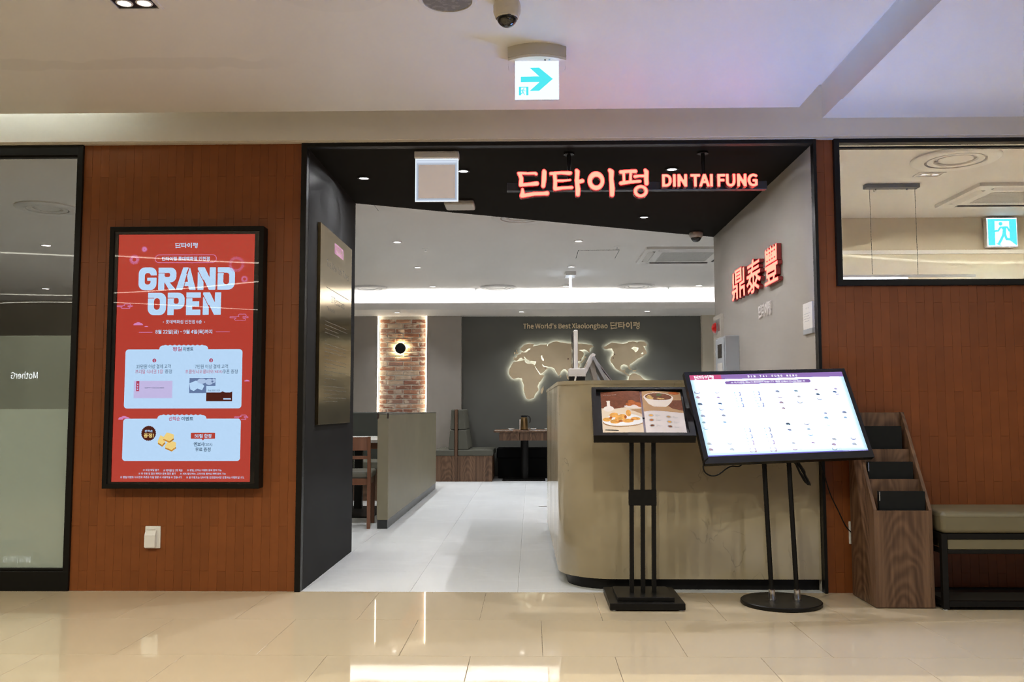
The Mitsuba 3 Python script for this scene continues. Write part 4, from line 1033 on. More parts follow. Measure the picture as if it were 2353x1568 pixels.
for i, ch in enumerate(text):
    if ch == ' ':
        continue
    g = letters(ch, 2)
    g = affinity.translate(g, f.getlength(text[:i]), 0)
    g = affinity.scale(g, sc, sc * 1.04, origin=(0, 0))
    g = affinity.translate(g, -0.124, 2.290)
    part(t, 'letter', put(extrude(g, 0.012), WT @ frame((0, 0, -0.0), (1, 0, 0), (0, 1, 0))), map_m)
for g in logo_in(1.229, 1.692, 2.272, 2.392):
    part(t, 'letter', put(extrude(g, 0.012), WT), map_m)

# ------------------------------------------------------------------ low partition, chair, table and banquette on the left
t = thing('low_partition', 'low olive grey partition wall with a black foot beside the aisle', 'partition')
part_m = mat('partition_leatherette', speck((0.185, 0.165, 0.110), 0.04, 8), 0.45, specular=0.4)
part(t, 'end_panel', box(-1.342, -1.246, 7.850, 7.868, 0.075, 0.992, 0.002), part_m)
part(t, 'side_panel', box(-1.258, -1.246, 7.870, 11.780, 0.075, 0.985, 0.002), part_m)
part(t, 'rear_panel', box(-1.342, -1.330, 7.870, 11.780, 0.075, 0.985, 0.002), part_m)
part(t, 'core', box(-1.330, -1.258, 7.868, 11.778, 0.075, 0.985), part_m)
part(t, 'top_trim', box(-1.344, -1.244, 7.848, 11.782, 0.985, 0.997, 0.002), mat('trim_olive_dark', (0.10, 0.095, 0.075), 0.35))
part(t, 'foot', box(-1.338, -1.250, 7.853, 11.776, 0, 0.075, 0.002), mat('foot_black', (0.018, 0.02, 0.02), 0.3))
for x in (-1.343, -1.258):
    part(t, 'corner_cap', box(x, x + 0.014, 7.846, 7.852, 0.950, 0.998, 0.001), chrome)

chair_wood = mat('chair_wood', lambda p, n, uv: mix((0.10, 0.038, 0.018), (0.17, 0.072, 0.036), fbm(p.x * 30, p.y * 30, p.z * 4, 3)), 0.4)
seat_m = mat('seat_olive', speck((0.115, 0.11, 0.085), 0.06, 6), 0.45, specular=0.4)
t = thing('dining_chair', 'dark wooden dining chair with a padded seat behind the dark entrance panel', 'chair')
CM = shift(-1.633, 8.06, 0, math.radians(4))


def cp(name, mesh, m, smooth=False, **k):
    return part(t, name, put(mesh, CM), m, smooth, **k)


for sx in (-1, 1):
    cp('leg', hull([(sx * 0.205 + dx, y + dy, z) for dx in (-0.0145, 0.0145) for dy in (-0.016, 0.016) for y, z in ((-0.215, 0.0), (-0.205, 0.45))] + [(sx * 0.205 + dx, -0.245 + dy, 0.795) for dx in (-0.0125, 0.0125) for dy in (-0.012, 0.012)]), chair_wood)
    cp('leg', box(sx * 0.195 - 0.017, sx * 0.195 + 0.017, 0.185, 0.220, 0, 0.43, 0.003), chair_wood)
    cp('side_rail', box(sx * 0.198 - 0.011, sx * 0.198 + 0.011, -0.19, 0.19, 0.375, 0.43, 0.002), chair_wood)
curve = [(x, -0.245 - 0.025 * (1 - (x / 0.19) ** 2)) for x in np.linspace(-0.192, 0.192, 13)]
crest = Polygon(curve + [(x, y + 0.018) for x, y in curve[::-1]])
cp('crest_rail', at(extrude(crest, 0.115), 0, 0, 0.675), chair_wood)
cp('mid_rail', at(extrude(affinity.translate(crest, 0, 0.012), 0.028), 0, 0, 0.600), chair_wood)
cp('front_rail', box(-0.18, 0.18, 0.190, 0.212, 0.375, 0.43, 0.002), chair_wood)
cp('rear_rail', box(-0.19, 0.19, -0.215, -0.195, 0.375, 0.43, 0.002), chair_wood)
cp('seat', rbox(-0.215, 0.225, -0.20, 0.235, 0.430, 0.492, 0.022), seat_m, 40)
t = thing('dining_table', 'pale topped dining table on a black pedestal beside the dining chair', 'table')
part(t, 'tabletop', box(-2.15, -1.40, 8.50, 9.70, 0.715, 0.745, 0.003), mat('pale_tabletop', (0.52, 0.51, 0.50), 0.3))
part(t, 'apron', box(-2.05, -1.47, 8.58, 9.62, 0.655, 0.715, 0.002), chair_wood)
for y in (8.85, 9.35):
    part(t, 'column', box(-1.83, -1.75, y - 0.035, y + 0.035, 0.012, 0.66, 0.003), black_metal)
part(t, 'base_plate', box(-2.02, -1.52, 8.62, 9.58, 0, 0.014, 0.002), black_metal)
t = thing('banquette', 'long dark green grey banquette with a low back behind the dining table', 'banquette')
green_leather = mat('green_grey_leather', speck((0.050, 0.054, 0.047), 0.05, 5), 0.42, specular=0.4)
part(t, 'backrest', rbox(-4.0, -1.47, 10.62, 10.80, 0.43, 1.000, 0.018), green_leather, 40)
part(t, 'seat', rbox(-4.0, -1.47, 10.16, 10.64, 0.355, 0.452, 0.025), seat_m, 40)
part(t, 'base', box(-3.98, -1.49, 10.24, 10.78, 0, 0.36, 0.003), walnut_m)

# ------------------------------------------------------------------ booth seats back to back, and the laid table
t = thing('booth_seat', 'back to back booth seats with grey cushions on a walnut base near the rear wall', 'booth')
booth_m = mat('booth_cushion', speck((0.085, 0.083, 0.066), 0.04, 6), 0.5, specular=0.25)
part(t, 'base', box(-1.40, -0.565, 12.96, 13.855, 0.0, 0.365, 0.003), walnut_m)
part(t, 'seat', rbox(-1.41, -1.105, 12.95, 13.855, 0.366, 0.452, 0.016), booth_m, 40)
part(t, 'seat', rbox(-1.058, -0.548, 12.95, 13.90, 0.366, 0.452, 0.016), booth_m, 40)
part(t, 'divider', box(-1.102, -1.060, 12.945, 13.855, 0.0, 1.030, 0.003), walnut_m)
for s, x in ((-1, -1.103), (1, -1.059)):
    for z0, z1, w0, w1 in ((0.453, 0.735, 0.155, 0.115), (0.740, 1.030, 0.112, 0.085)):
        w0, w1 = (w0, w1) if s > 0 else (w0 * 0.58, w1 * 0.6)
        r = 0.016
        sp = trimesh.creation.icosphere(subdivisions=2, radius=r).vertices
        ptsb = [sp + np.array([x + s * (r + k), y, z]) for y in (12.96 + r, 13.85 - r) for k, z in ((0, z0 + r), (w0 - 2 * r, z0 + r), (0, z1 - r), (w1 - 2 * r, z1 - r))]
        part(t, 'back_cushion', hull(np.vstack(ptsb)), booth_m, 40)
t = thing('laid_table', 'walnut table with drawers and a black pedestal under the world map', 'table')
part(t, 'tabletop', box(-0.540, 0.345, 12.90, 13.68, 0.700, 0.728, 0.003), walnut_m)
for x0, x1 in ((-0.460, -0.172), (-0.168, 0.245)):
    part(t, 'drawer', box(x0, x1, 12.93, 13.60, 0.585, 0.698, 0.003), walnut_m)
part(t, 'column', cyl((-0.10, 13.28, 0.018), (-0.10, 13.28, 0.60), 0.058, 28), black_metal, 40)
part(t, 'base_plate', box(-0.42, 0.20, 13.06, 13.50, 0, 0.020, 0.003), black_metal)
t = thing('dark_bench', 'bench coloured near black to stand for the shade behind the laid table', 'bench')
part(t, 'seat', rbox(-0.52, 0.75, 13.52, 13.96, 0.30, 0.45, 0.02), mat('black_leather', (0.004, 0.004, 0.004), 0.6, specular=0.05), 40)  # the shade under and behind the table is put into this near black
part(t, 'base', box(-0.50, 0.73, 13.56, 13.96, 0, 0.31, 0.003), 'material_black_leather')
ZT = 0.7285
t = thing('coffee_flask', 'bronze vacuum jug with a black lid and handle on the laid table', 'jug')
bronze = mat('bronze', (0.36, 0.24, 0.115), 0.25, 1.0)
part(t, 'body', at(lathe([(0, 0), (0.050, 0), (0.053, 0.010), (0.054, 0.05), (0.050, 0.13), (0.044, 0.180), (0.040, 0.186), (0, 0.186)], 36), -0.105, 13.10, ZT), bronze, 40)
part(t, 'foot_ring', at(lathe([(0.050, 0), (0.0545, 0), (0.0545, 0.010), (0.050, 0.010), (0.050, 0)], 36), -0.105, 13.10, ZT), black_plastic, 40)
part(t, 'lid', at(join(lathe([(0, 0.186), (0.041, 0.186), (0.040, 0.206), (0.036, 0.214), (0, 0.216)], 30), hull([(-0.036, -0.01, 0.196), (-0.036, 0.01, 0.196), (-0.054, 0, 0.209), (-0.034, -0.01, 0.212), (-0.034, 0.01, 0.212)])), -0.105, 13.10, ZT), black_plastic, 40)
part(t, 'handle', at(tube([(0.036, 0, 0.203), (0.060, 0, 0.204), (0.082, 0, 0.185), (0.089, 0, 0.150), (0.080, 0, 0.105)], 0.007), -0.105, 13.10, ZT), black_plastic, True)
saucer = lathe([(0, 0.004), (0.018, 0), (0.024, 0.004), (0.044, 0.019), (0.048, 0.026), (0.045, 0.027), (0.038, 0.018), (0.02, 0.008), (0, 0.007)], 28)
porcelain_m = mat('white_porcelain', (0.78, 0.78, 0.78), 0.15, specular=0.6)
for x, y, fill, lb in ((-0.290, 13.02, True, 'small white dish with orange garnish left of the bronze jug'), (0.030, 13.06, True, 'small white dish with orange garnish right of the bronze jug'), (-0.070, 13.36, False, 'small empty white dish behind the bronze jug'), (0.235, 13.05, True, 'small white dish with garnish at the right end of the laid table')):
    t = thing('sauce_dish', lb, 'dish')
    part(t, 'bowl', at(saucer, x, y, ZT), porcelain_m, 40)
    if fill:
        part(t, 'garnish', at(hull(trimesh.creation.icosphere(1, 0.017).vertices * [1, 0.8, 0.55] + [0, 0, 0.02]), x, y, ZT), INK['gold'], 60)
for x, lb in ((-0.395, 'white paper mat at the left end of the laid table'), (0.10, 'white paper mat right of the bronze jug')):
    single('paper_mat', box(x - 0.13, x + 0.13, 12.93, 13.00 if x < 0 else 13.02, ZT, ZT + 0.002), porcelain_m, lb, 'place mat')
single('menu_card', rbox(-0.175, -0.115, 13.29, 13.315, ZT, ZT + 0.155, 0.004), INK['pale'], 'pale upright card behind the bronze jug on the laid table', 'card', smooth=30)
single('floor_plate', box(0.075, 0.16, 9.62, 9.70, -0.002, 0.0012), brushed_steel, 'small metal plate set into the grey floor beside the counter', 'floor plate')
t = thing('room_divider', 'added grey green panel for the mirrored shops and haze in the tall window', 'divider')
part(t, 'panel', box(-6.2, -3.52, 6.80, 6.84, 0.08, 1.60, 0.003), mat('divider_panel', speck((0.36, 0.38, 0.31), 0.04, 2), 0.6))  # panel added inside; its colour stands for reflection and haze in the glass
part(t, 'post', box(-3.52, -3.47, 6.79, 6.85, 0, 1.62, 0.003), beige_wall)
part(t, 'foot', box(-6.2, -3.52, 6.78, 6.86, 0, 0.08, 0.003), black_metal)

# ------------------------------------------------------------------ ceiling fittings
trim_white = mat('trim_white', (0.74, 0.72, 0.70), 0.4)
LENS = (5.0, 4.8, 4.4)


def downlight(x, y, z, label, group=None, r=0.036, ring_m=None, lens=LENS):
    t = thing('downlight', label, 'downlight', group)
    part(t, 'trim_ring', at(lathe([(r, 0), (r + 0.011, 0), (r + 0.012, 0.004), (r + 0.002, 0.0075), (r, 0.0075), (r, 0)], 28), x, y, z - 0.0075), ring_m or trim_white, 40)
    part(t, 'lens', at(trimesh.creation.cylinder(radius=r, height=0.004, sections=28), x, y, z - 0.004), LIT, light=emit(lens, 0.003))


names = {(-1.38, 9.15): 'ceiling downlight nearest the entrance on the left', (-1.38, 10.82): 'ceiling downlight second from the entrance on the left', (-1.38, 12.52): 'ceiling downlight by the glowing cove on the left',
         (0.49, 9.15): 'ceiling downlight nearest the entrance in the middle row', (0.49, 10.82): 'ceiling downlight above the edge-on exit sign', (0.49, 12.52): 'ceiling downlight by the cove behind the edge-on exit sign', (2.35, 12.52): 'ceiling downlight by the cove beside the plastered wall'}
for (x, y), lb in names.items():
    downlight(x, y, 2.76, lb, 'restaurant ceiling downlights')
for x, y, lb in ((-2.0, 13.32, 'downlight in the dropped strip above the brick column'), (-0.14, 13.27, 'downlight in the dropped strip above the left end of the slogan'), (1.72, 13.27, 'downlight in the dropped strip right of the slogan')):
    downlight(x, y, 2.48, lb, 'downlights in the dropped ceiling strip')
for x, y, lb in ((-1.109, 5.86, 'black rimmed downlight in the dark soffit nearest the dark side panel'), (-0.434, 5.70, 'black rimmed downlight in the dark soffit behind the blank square sign'), (0.907, 5.69, 'black rimmed downlight in the dark soffit above the lit sign'), (0.908, 7.13, 'black rimmed downlight in the dark soffit below and behind the lit sign')):
    downlight(x, y, 2.571, lb, 'downlights in the dark soffit', 0.031, black_metal)
for x, y, lb in ((-5.09, 9.23, 'downlight seen high through the tall shop window'), (-6.92, 12.58, 'far downlight seen through the tall shop window')):
    downlight(x, y, 2.76, lb, 'downlights behind the tall shop window', 0.045)


def twin_light(x, y, z, label, inner, r=0.031, lens=(4.5, 4.2, 3.6)):
    t = thing('twin_downlight', label, 'downlight')
    fr = sbox(x - 0.098, y - 0.060, x + 0.098, y + 0.060).difference(sbox(x - 0.084, y - 0.047, x + 0.084, y + 0.047))
    part(t, 'frame', at(extrude(fr, 0.007), 0, 0, z - 0.007), trim_white)
    part(t, 'inset', box(x - 0.084, x + 0.084, y - 0.047, y + 0.047, z - 0.002, z - 0.0005), inner)
    for dx in (-0.041, 0.041):
        k = part(t, 'lamp', at(lathe([(r - 0.004, 0), (r + 0.003, 0.001), (r + 0.003, 0.004), (r - 0.004, 0.004), (r - 0.004, 0)], 28), x + dx, y, z - 0.006), trim_white, 40)
        scene[new_key(k + '__lens')] = ply(at(trimesh.creation.cylinder(radius=r - 0.004, height=0.003, sections=28), x + dx, y, z - 0.0035), LIT, emitter=emit(lens, 0.003))


twin_light(-1.625, 3.540, 2.70, 'twin downlight with a black inset in the mall ceiling at the top left', black_plastic)
twin_light(0.165, 3.475, 2.70, 'twin downlight with a pale frame in the mall ceiling right of the dome camera', mat('inset_brown', (0.10, 0.075, 0.05), 0.5))
twin_light(2.945, 6.59, 2.76, 'small unlit twin spot in the ceiling behind the high window', trim_white, 0.026, (0.95, 0.92, 0.85))


def ring_diffuser(x, y, z, label, r=0.255, group=None):
    t = thing('air_diffuser', label, 'air vent', group)
    k = r / 0.255
    part(t, 'outer_ring', at(lathe([(0.170 * k, 0), (0.175 * k, -0.020), (0.235 * k, -0.024), (r, -0.010), (r, 0), (0.170 * k, 0)], 56), x, y, z), trim_white, 40)
    part(t, 'inner_ring', at(lathe([(0.118 * k, -0.006), (0.126 * k, -0.016), (0.160 * k, -0.018), (0.160 * k, -0.010), (0.118 * k, -0.006)], 48), x, y, z), trim_white, 40)
    part(t, 'centre_plate', at(lathe([(0, -0.012), (0.080 * k, -0.014), (0.100 * k, -0.010), (0.100 * k, -0.004), (0, -0.004)], 40), x, y, z), trim_white, 40)
    for a in (0.4, 2.5, 4.6):
        part(t, 'spoke', at(box(0.09 * k, 0.18 * k, -0.004, 0.004, -0.012, -0.002).apply_transform(trimesh.transformations.rotation_matrix(a, (0, 0, 1))), x, y, z), trim_white)


for x, y, lb in ((-2.29, 12.62, 'round air vent half hidden by the dark side panel near the cove'), (-0.463, 12.63, 'round air vent in the middle near the glowing cove'), (1.479, 12.56, 'round air vent near the glowing cove right of the edge-on exit sign'), (-0.10, 7.98, 'round air vent peeping out under the edge of the dark soffit'), (-4.14, 7.50, 'round air vent seen through the tall shop window')):
    ring_diffuser(x, y, 2.76, lb, 0.255, 'round ceiling air vents')
ring_diffuser(2.94, 6.17, 2.76, 'large round air vent seen through the high window', 0.29, 'round ceiling air vents')


def cassette(x0, x1, y0, y1, z, label):
    t = thing('ceiling_air_conditioner', label, 'air conditioner')
    g = sbox(x0, y0, x1, y1)
    slots = [sbox(x0 + 0.14, y0 + 0.045, x1 - 0.14, y0 + 0.115), sbox(x0 + 0.14, y1 - 0.115, x1 - 0.14, y1 - 0.045), sbox(x0 + 0.045, y0 + 0.14, x0 + 0.115, y1 - 0.14), sbox(x1 - 0.115, y0 + 0.14, x1 - 0.045, y1 - 0.14)]
    part(t, 'panel', at(extrude(g.difference(union_all(slots)), 0.028), 0, 0, z - 0.028), trim_white)
    part(t, 'slot_back', box(x0 + 0.03, x1 - 0.03, y0 + 0.03, y1 - 0.03, z - 0.006, z - 0.001), mat('slot_grey', (0.09, 0.09, 0.09), 0.6) if 'material_slot_grey' not in scene else 'material_slot_grey')
    for sl, ax in zip(slots, 'xxyy'):
        a, b, c, d = sl.bounds
        m = box(a + 0.008, c - 0.008, (b + d) / 2 - 0.026, (b + d) / 2 + 0.026, -0.002, 0.002) if ax == 'x' else box((a + c) / 2 - 0.026, (a + c) / 2 + 0.026, b + 0.008, d - 0.008, -0.002, 0.002)
        cx, cy = (a + c) / 2, (b + d) / 2
        m.apply_translation((-cx, -cy, 0))
        sgn = (1 if cy > (y0 + y1) / 2 else -1) if ax == 'x' else (-1 if cx > (x0 + x1) / 2 else 1)
        m.apply_transform(trimesh.transformations.rotation_matrix(math.radians(32) * sgn, (1, 0, 0) if ax == 'x' else (0, 1, 0)))
        part(t, 'flap', at(m, cx, cy, z - 0.026), trim_white)
    gx0, gx1, gy0, gy1 = x0 + 0.20, x1 - 0.20, y0 + 0.20, y1 - 0.20
    bars = [box(gx0, gx1, y - 0.004, y + 0.004, z - 0.032, z - 0.0275) for y in np.arange(gy0, gy1, 0.022)] + [box(x - 0.004, x + 0.004, gy0, gy1, z - 0.032, z - 0.0275) for x in np.arange(gx0, gx1, 0.022)]
    part(t, 'grille', join(bars), mat('grille_white', (0.55, 0.54, 0.52), 0.5) if 'material_grille_white' not in scene else 'material_grille_white', kind='stuff')


cassette(1.235, 2.20, 9.52, 10.50, 2.76, 'square ceiling air conditioner beside the plastered wall')
cassette(3.44, 4.36, 6.85, 7.62, 2.76, 'square ceiling air conditioner behind the high window')
for x, y, lb in ((-1.135, 9.57, 'small sprinkler head in the ceiling left of the middle'), (0.92, 9.50, 'small sprinkler head in the ceiling before the access hatch'), (-0.79, 12.80, 'small sprinkler head near the cove on the left'), (1.95, 12.72, 'small sprinkler head near the cove on the right'), (2.70, 7.02, 'small sprinkler head behind the hanging lamp canopy')):
    t = thing('sprinkler', lb, 'sprinkler', 'ceiling sprinkler heads')
    part(t, 'rose', at(lathe([(0, -0.010), (0.020, -0.010), (0.038, -0.002), (0.038, 0), (0, 0)], 24), x, y, 2.76), trim_white, 40)
    part(t, 'nozzle', at(lathe([(0, -0.032), (0.014, -0.032), (0.014, -0.028), (0.005, -0.026), (0.005, -0.009), (0, -0.009)], 16), x, y, 2.76), chrome, 40)


def hatch(x0, x1, y0, y1, label):
    g = sbox(x0, y0, x1, y1)
    t = thing('access_hatch', label, 'hatch')
    part(t, 'panel', at(extrude(g.buffer(-0.006, join_style=2), 0.003), 0, 0, 2.7568), dining_ceiling)
    part(t, 'joint', at(extrude(g.difference(g.buffer(-0.006, join_style=2)), 0.001), 0, 0, 2.7588), 'material_slot_grey')


hatch(0.515, 0.967, 9.70, 10.245, 'square access hatch in the ceiling above the edge-on exit sign')
hatch(-1.33, -0.30, 7.20, 7.71, 'access hatch in the ceiling just behind the dark soffit')

# ------------------------------------------------------------------ cove light strips (the lamps of the place)
single('cove_light', box(-4.58, 6.0, 13.02, 13.10, 2.502, 2.508), LIT, 'bright light strip lying in the glowing ceiling cove of the restaurant', 'light strip', light=emit(np.array((1.0, 1.0, 0.97)) * COVE_DINING, 1.0))
single('cove_light', box(-7.0, -2.45, 4.80, 4.85, 2.782, 2.788), LIT, 'cool light strip in the ceiling slot above the tall shop window', 'light strip', light=emit(np.array((0.86, 1.0, 0.95)) * 24, 0.5))
single('cove_light', box(1.50 - 0.05, 1.50 - 0.03, 1.0, 4.85, 2.782, 2.788), LIT, 'cool light strip in the ceiling slot running towards the viewer', 'light strip', light=emit(np.array((0.45, 0.66, 1.1)) * 2.2, 0.3))
for k, (y0, am, ph, fr_) in enumerate(((0.6, 0.55, 0.4, 0.8), (-1.6, 0.9, 2.4, 0.6), (-4.2, 0.9, 0.6, 0.7))):
    path = LineString([(x, y0 + am * math.sin(fr_ * x + ph)) for x in np.linspace(-10, 9, 60)]).buffer(0.022, cap_style=2)
    m = at(extrude(path, 0.006), 0, 0, 2.693)
    single('ceiling_light_line', m, LIT, 'long curved warm light line in the mall ceiling behind the viewer, ' + ('nearest the shop front', 'in the middle', 'furthest from the shop front')[k], 'light', 'curved light lines in the mall ceiling', light=emit(WARM * COVE_MALL, 1.0))

# ------------------------------------------------------------------ a shop sign across the mall, seen as a reflection, and an added bluish panel
t = thing('facing_shop_sign', 'small white script sign across the mall, mirrored in the tall window', 'sign')
g = fit(letters('MotherG', 2), 0, 0.50, 0, 0.135)
part(t, 'lettering', put(flat(g), frame((-9.05, -5.93, 1.60), (-1, 0, 0), (0, 0, 1))), LIT, light=emit((8.0, 8.6, 8.8), 0.003))
part(t, 'board', box(-9.75, -8.85, -6.0, -5.94, 1.45, 1.90, 0.004), mat('sign_board', (0.16, 0.16, 0.13), 0.6))
part(t, 'post', box(-9.35, -9.25, -6.0, -5.95, 0, 1.46), black_metal)
t = thing('facing_screen', 'large added bluish light panel behind the viewer that tints the ceiling', 'screen')
part(t, 'frame', box(2.2, 6.4, -3.1, -3.02, 0.0, 2.52, 0.005), black_metal)
part(t, 'screen', put(flat(sbox(-6.3, 0.7, -2.3, 2.45)), frame((0, -3.015, 0), (-1, 0, 0), (0, 0, 1))), LIT, light=emit(np.array((0.52, 0.68, 1.15)) * 0.6, 0.5))  # glowing panel added behind the viewer to tint the ceiling blue

# ------------------------------------------------------------------ exit signs
sign_white = np.array((0.95, 1.15, 1.45))
CYAN = (0.075, 0.82, 0.90)


def runner(k):
    """The running figure of an exit sign in a unit square, k = thickness."""
    st = lambda w, *q: LineString(q).buffer(w * k, cap_style=1)
    return union_all([Point(0.43, 0.83).buffer(0.065), Polygon([(0.40, 0.72), (0.58, 0.74), (0.62, 0.70), (0.60, 0.44), (0.47, 0.44), (0.50, 0.62)]), st(0.030, (0.42, 0.70), (0.34, 0.58), (0.22, 0.57)), st(0.030, (0.58, 0.71), (0.66, 0.70), (0.72, 0.58)),
                      st(0.042, (0.52, 0.45), (0.44, 0.28), (0.36, 0.14)), st(0.042, (0.56, 0.46), (0.62, 0.28), (0.80, 0.27)), Polygon([(0.80, 0.34), (0.86, 0.28), (0.86, 0.23), (0.78, 0.23)])])


t = thing('exit_sign', 'lit white exit sign with a big turquoise arrow hanging from the mall ceiling', 'exit sign')
arc = [(x, 4.035 + 0.05 * (1 - ((x - 0.031) / 0.135) ** 2) * -1) for x in np.linspace(-0.104, 0.166, 15)]
part(t, 'housing', at(extrude(Polygon(arc + [(0.166, 4.19), (-0.104, 4.19)]), 0.052), 0, 0, 2.648), mat('exit_housing', (0.48, 0.45, 0.40), 0.45), 30)
part(t, 'lower_rim', at(extrude(Polygon([(x, y + 0.004) for x, y in arc] + [(0.162, 4.186), (-0.100, 4.186)]), 0.012), 0, 0, 2.636), trim_white, 30)
EM = frame((-0.072, 4.045, 2.452), (1, 0, 0), (0, 0, 1))
part(t, 'plate', box(-0.072, 0.133, 4.046, 4.060, 2.452, 2.642, 0.001), white_plastic)
part(t, 'lit_face', put(flat(sbox(0.001, 0.001, 0.204, 0.189), 0.0004), EM), LIT, light=emit(sign_white, 0.08))
u = lambda x, y: ((x - 1190) / 482 * 0.205, (1118 - y) / 473 * 0.19)
arrow = Polygon([u(*q) for q in ((1257, 845), (1458, 843), (1355, 740), (1453, 738), (1602, 873), (1455, 1011), (1355, 1011), (1460, 908), (1257, 909))])
x0_, y0_ = u(1235, 1063)
x1_, y1_ = u(1338, 963)
picto = sbox(x0_, y0_, x1_, y1_).difference(sbox(x0_ + 0.010, y0_, x1_ - 0.010, y1_ - 0.004)).union(affinity.scale(fit(runner(0.9), x0_ + 0.006, x1_ - 0.012, y0_ + 0.002, y1_ - 0.007), -1, 1)).union(Polygon([(x0_, y0_), (x0_ + 0.014, y0_ + 0.008), (x0_, y0_ + 0.012)]))
part(t, 'arrow', put(flat(arrow, 0.0009), EM), LIT, light=emit(CYAN, 0.01), label='turquoise arrow')
part(t, 'pictogram', put(flat(picto, 0.0009), EM), LIT, light=emit(CYAN, 0.005), label='turquoise running figure in a door')
for x, m in ((0.068, black_plastic), (0.088, 'material_dish_print_3')):
    part(t, 'button', at(lathe([(0, 0), (0.004, 0), (0.004, 0.003), (0, 0.003)], 12), x, 4.03, 2.633), m)

t = thing('blank_sign', 'square blank light panel with glowing edges under the dark soffit', 'sign')
part(t, 'housing', rbox(-0.695, -0.428, 5.250, 5.315, 2.527, 2.5705, 0.006), trim_white, 30)
part(t, 'plate', box(-0.691, -0.432, 5.276, 5.289, 2.268, 2.528, 0.001), mat('acrylic_plate', (0.56, 0.51, 0.49), 0.25), light=emit((0.25, 0.215, 0.20), 0.02))
QM = frame((-0.691, 5.2755, 2.268), (1, 0, 0), (0, 0, 1))
sq = sbox(0, 0, 0.259, 0.260)
ringp = lambda a, b: sq.buffer(-a, join_style=2).difference(sq.buffer(-b, join_style=2)) if b < 0.12 else sq.buffer(-a, join_style=2)
part(t, 'lit_edge', put(flat(ringp(0.0, 0.005), 0.0003), QM), LIT, light=emit(np.array((0.86, 0.97, 1.12)) * 1.05, 0.05))
for a, b, l in ((0.005, 0.008, 0.82), (0.008, 0.011, 0.66), (0.011, 0.015, 0.53), (0.015, 0.02, 0.45)):
    part(t, 'edge_glow', put(flat(ringp(a, b).union(sbox(0.01, 0.26 - 0.006 - 2 * b, 0.249, 0.26 - 0.002 - 2 * a) if a < 0.012 else ringp(a, b)), 0.0003 - a * 0.005), QM), LIT, light=emit(np.array((0.80, 0.90, 1.06)) * l, 0.01))
part(t, 'small_print', put(join([flat(sbox(0.135 + i * 0.009, 0.289, 0.141 + i * 0.009 - 0.002 * (i % 2), 0.296)) for i in range(12)]), frame((-0.691, 5.2495, 2.268), (1, 0, 0), (0, 0, 1))), INK['grey'], kind='stuff')

t = thing('edge_on_exit_sign', 'lit exit sign seen edge on, hanging from the restaurant ceiling', 'exit sign')
part(t, 'housing', rbox(0.435, 0.565, 11.20, 11.48, 2.712, 2.7605, 0.006), trim_white, 30)
part(t, 'lit_plate', box(0.488, 0.514, 11.21, 11.47, 2.48, 2.714), LIT, light=emit(np.array((0.80, 0.94, 1.10)) * 1.7, 0.15))

t = thing('running_man_sign', 'lit turquoise exit sign with a running figure behind the high window', 'exit sign')
part(t, 'housing', box(4.085, 4.365, 8.055, 8.106, 2.475, 2.745, 0.004), trim_white)
VM = frame((4.085, 8.0545, 2.475), (1, 0, 0), (0, 0, 1))
part(t, 'lit_face', put(flat(sbox(0.006, 0.006, 0.274, 0.264), 0.0003), VM), LIT, light=emit(sign_white * 1.25, 0.12))
fig = fit(runner(1.0), 0.068, 0.240, 0.025, 0.228)
green = sbox(0.016, 0.016, 0.268, 0.254).difference(Polygon([(0.076, 0.236), (0.206, 0.236), (0.206, 0.062), (0.262, 0.016), (0.076, 0.016)])).union(fig).union(Polygon([(0.078, 0.034), (0.10, 0.034), (0.135, 0.014), (0.115, 0.014)]))
part(t, 'pictogram', put(flat(green, 0.0008), VM), LIT, light=emit(np.array(CYAN) * 1.15, 0.05), label='turquoise running figure in a door')

# ------------------------------------------------------------------ cameras, speaker, access point
smoked = {'type': 'dielectric', 'int_ior': 1.49}
dome_glass = mat('smoked_dome', (0.010, 0.010, 0.011), 0.04, specular=0.75)


def dome_camera(x, y, z, r, h, label, body):
    t = thing('dome_camera', label, 'camera')
    part(t, 'base', at(lathe([(0, 0), (r * 0.92, 0), (r, -h * 0.25), (r, -h * 0.7), (r * 0.86, -h), (0, -h)], 36), x, y, z), body, 35)
    part(t, 'dome_ring', at(lathe([(r * 0.74, -h - 0.001), (r * 0.86, -h + 0.002), (r * 0.86, -h - 0.004), (r * 0.78, -h - 0.008), (r * 0.74, -h - 0.001)], 36), x, y, z), body, 35)
    s = trimesh.creation.icosphere(3, r * 0.76)
    part(t, 'dome', at(trimesh.intersections.slice_mesh_plane(s, (0, 0, -1), (0, 0, 0)), x, y, z - h), dome_glass, True)
    part(t, 'lens_housing', at(trimesh.creation.icosphere(2, r * 0.2), x + r * 0.15, y - r * 0.67, z - h - r * 0.25), black_gloss, True)


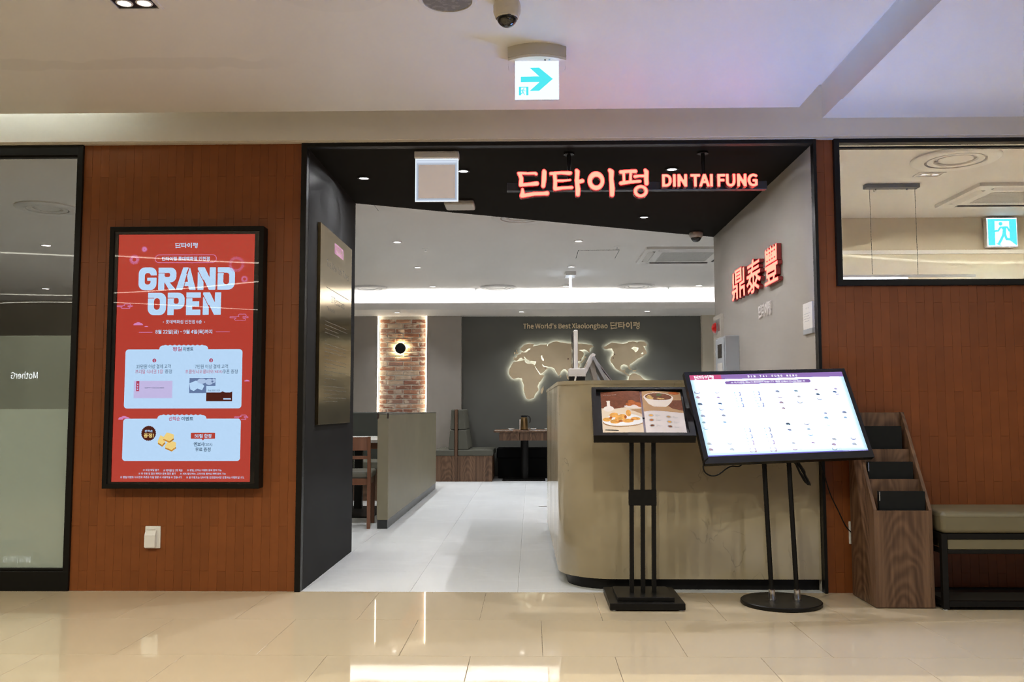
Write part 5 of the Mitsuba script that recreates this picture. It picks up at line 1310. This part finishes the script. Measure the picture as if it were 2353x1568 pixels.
dome_camera(-0.095, 3.575, 2.70, 0.056, 0.064, 'dome security camera on the mall ceiling above the arrow exit sign', mat('camera_cream', (0.60, 0.55, 0.46), 0.4))
dome_camera(1.444, 7.80, 2.571, 0.060, 0.040, 'dome security camera under the far corner of the dark soffit', trim_white)
t = thing('ceiling_speaker', 'round grey mesh speaker in the mall ceiling left of the dome camera', 'speaker')
part(t, 'rim', at(lathe([(0.100, 0), (0.102, -0.008), (0.116, -0.008), (0.122, 0), (0.100, 0)], 48), -0.338, 3.545, 2.70), trim_white, 40)
part(t, 'mesh_cover', at(lathe([(0, -0.006), (0.101, -0.004), (0.101, 0), (0, 0)], 48), -0.338, 3.545, 2.70), mat('speaker_mesh', lambda p, n, uv: mi.Color3f(0.20, 0.19, 0.185) * (0.85 + 0.3 * smoothstep(0.5, 0.6, fbm(p.x * 60, p.y * 60, 0, 3))), 0.7), 40)
t = thing('access_point', 'white wireless access point with a green dot under the dark soffit', 'access point')
part(t, 'housing', rbox(-0.640, -0.418, 6.50, 6.70, 2.531, 2.5715, 0.016, 3), mat('access_point_white', (0.58, 0.58, 0.55), 0.4), 50)
part(t, 'status_light', at(trimesh.creation.icosphere(2, 0.005), -0.530, 6.515, 2.536), LIT, light=emit((0.05, 1.2, 0.5), 0.002))
part(t, 'emblem_line', box(-0.570, -0.500, 6.4990, 6.5005, 2.552, 2.554), INK['grey'])

# ------------------------------------------------------------------ hanging lamp behind the high window
t = thing('pendant_lamp', 'long thin hanging lamp on two wires behind the high window', 'lamp')
part(t, 'canopy', box(2.580, 2.992, 6.86, 6.93, 2.728, 2.7605, 0.003), mat('canopy_grey', (0.030, 0.033, 0.036), 0.4))
for x in (2.618, 2.965):
    part(t, 'wire', cyl((x, 6.895, 2.735), (x + 0.002, 6.895, 2.050), 0.0015, 8), black_plastic)
for x in (2.665, 2.905):
    part(t, 'clamp', cyl((x, 6.895, 2.716), (x, 6.895, 2.73), 0.005, 12), black_plastic)
part(t, 'bar', box(2.10, 3.40, 6.885, 6.905, 2.036, 2.056, 0.002), brushed_steel)
part(t, 'diffuser', box(2.10, 2.88, 6.880, 6.910, 2.018, 2.0355), LIT, light=emit((2.6, 2.8, 3.2), 0.05))
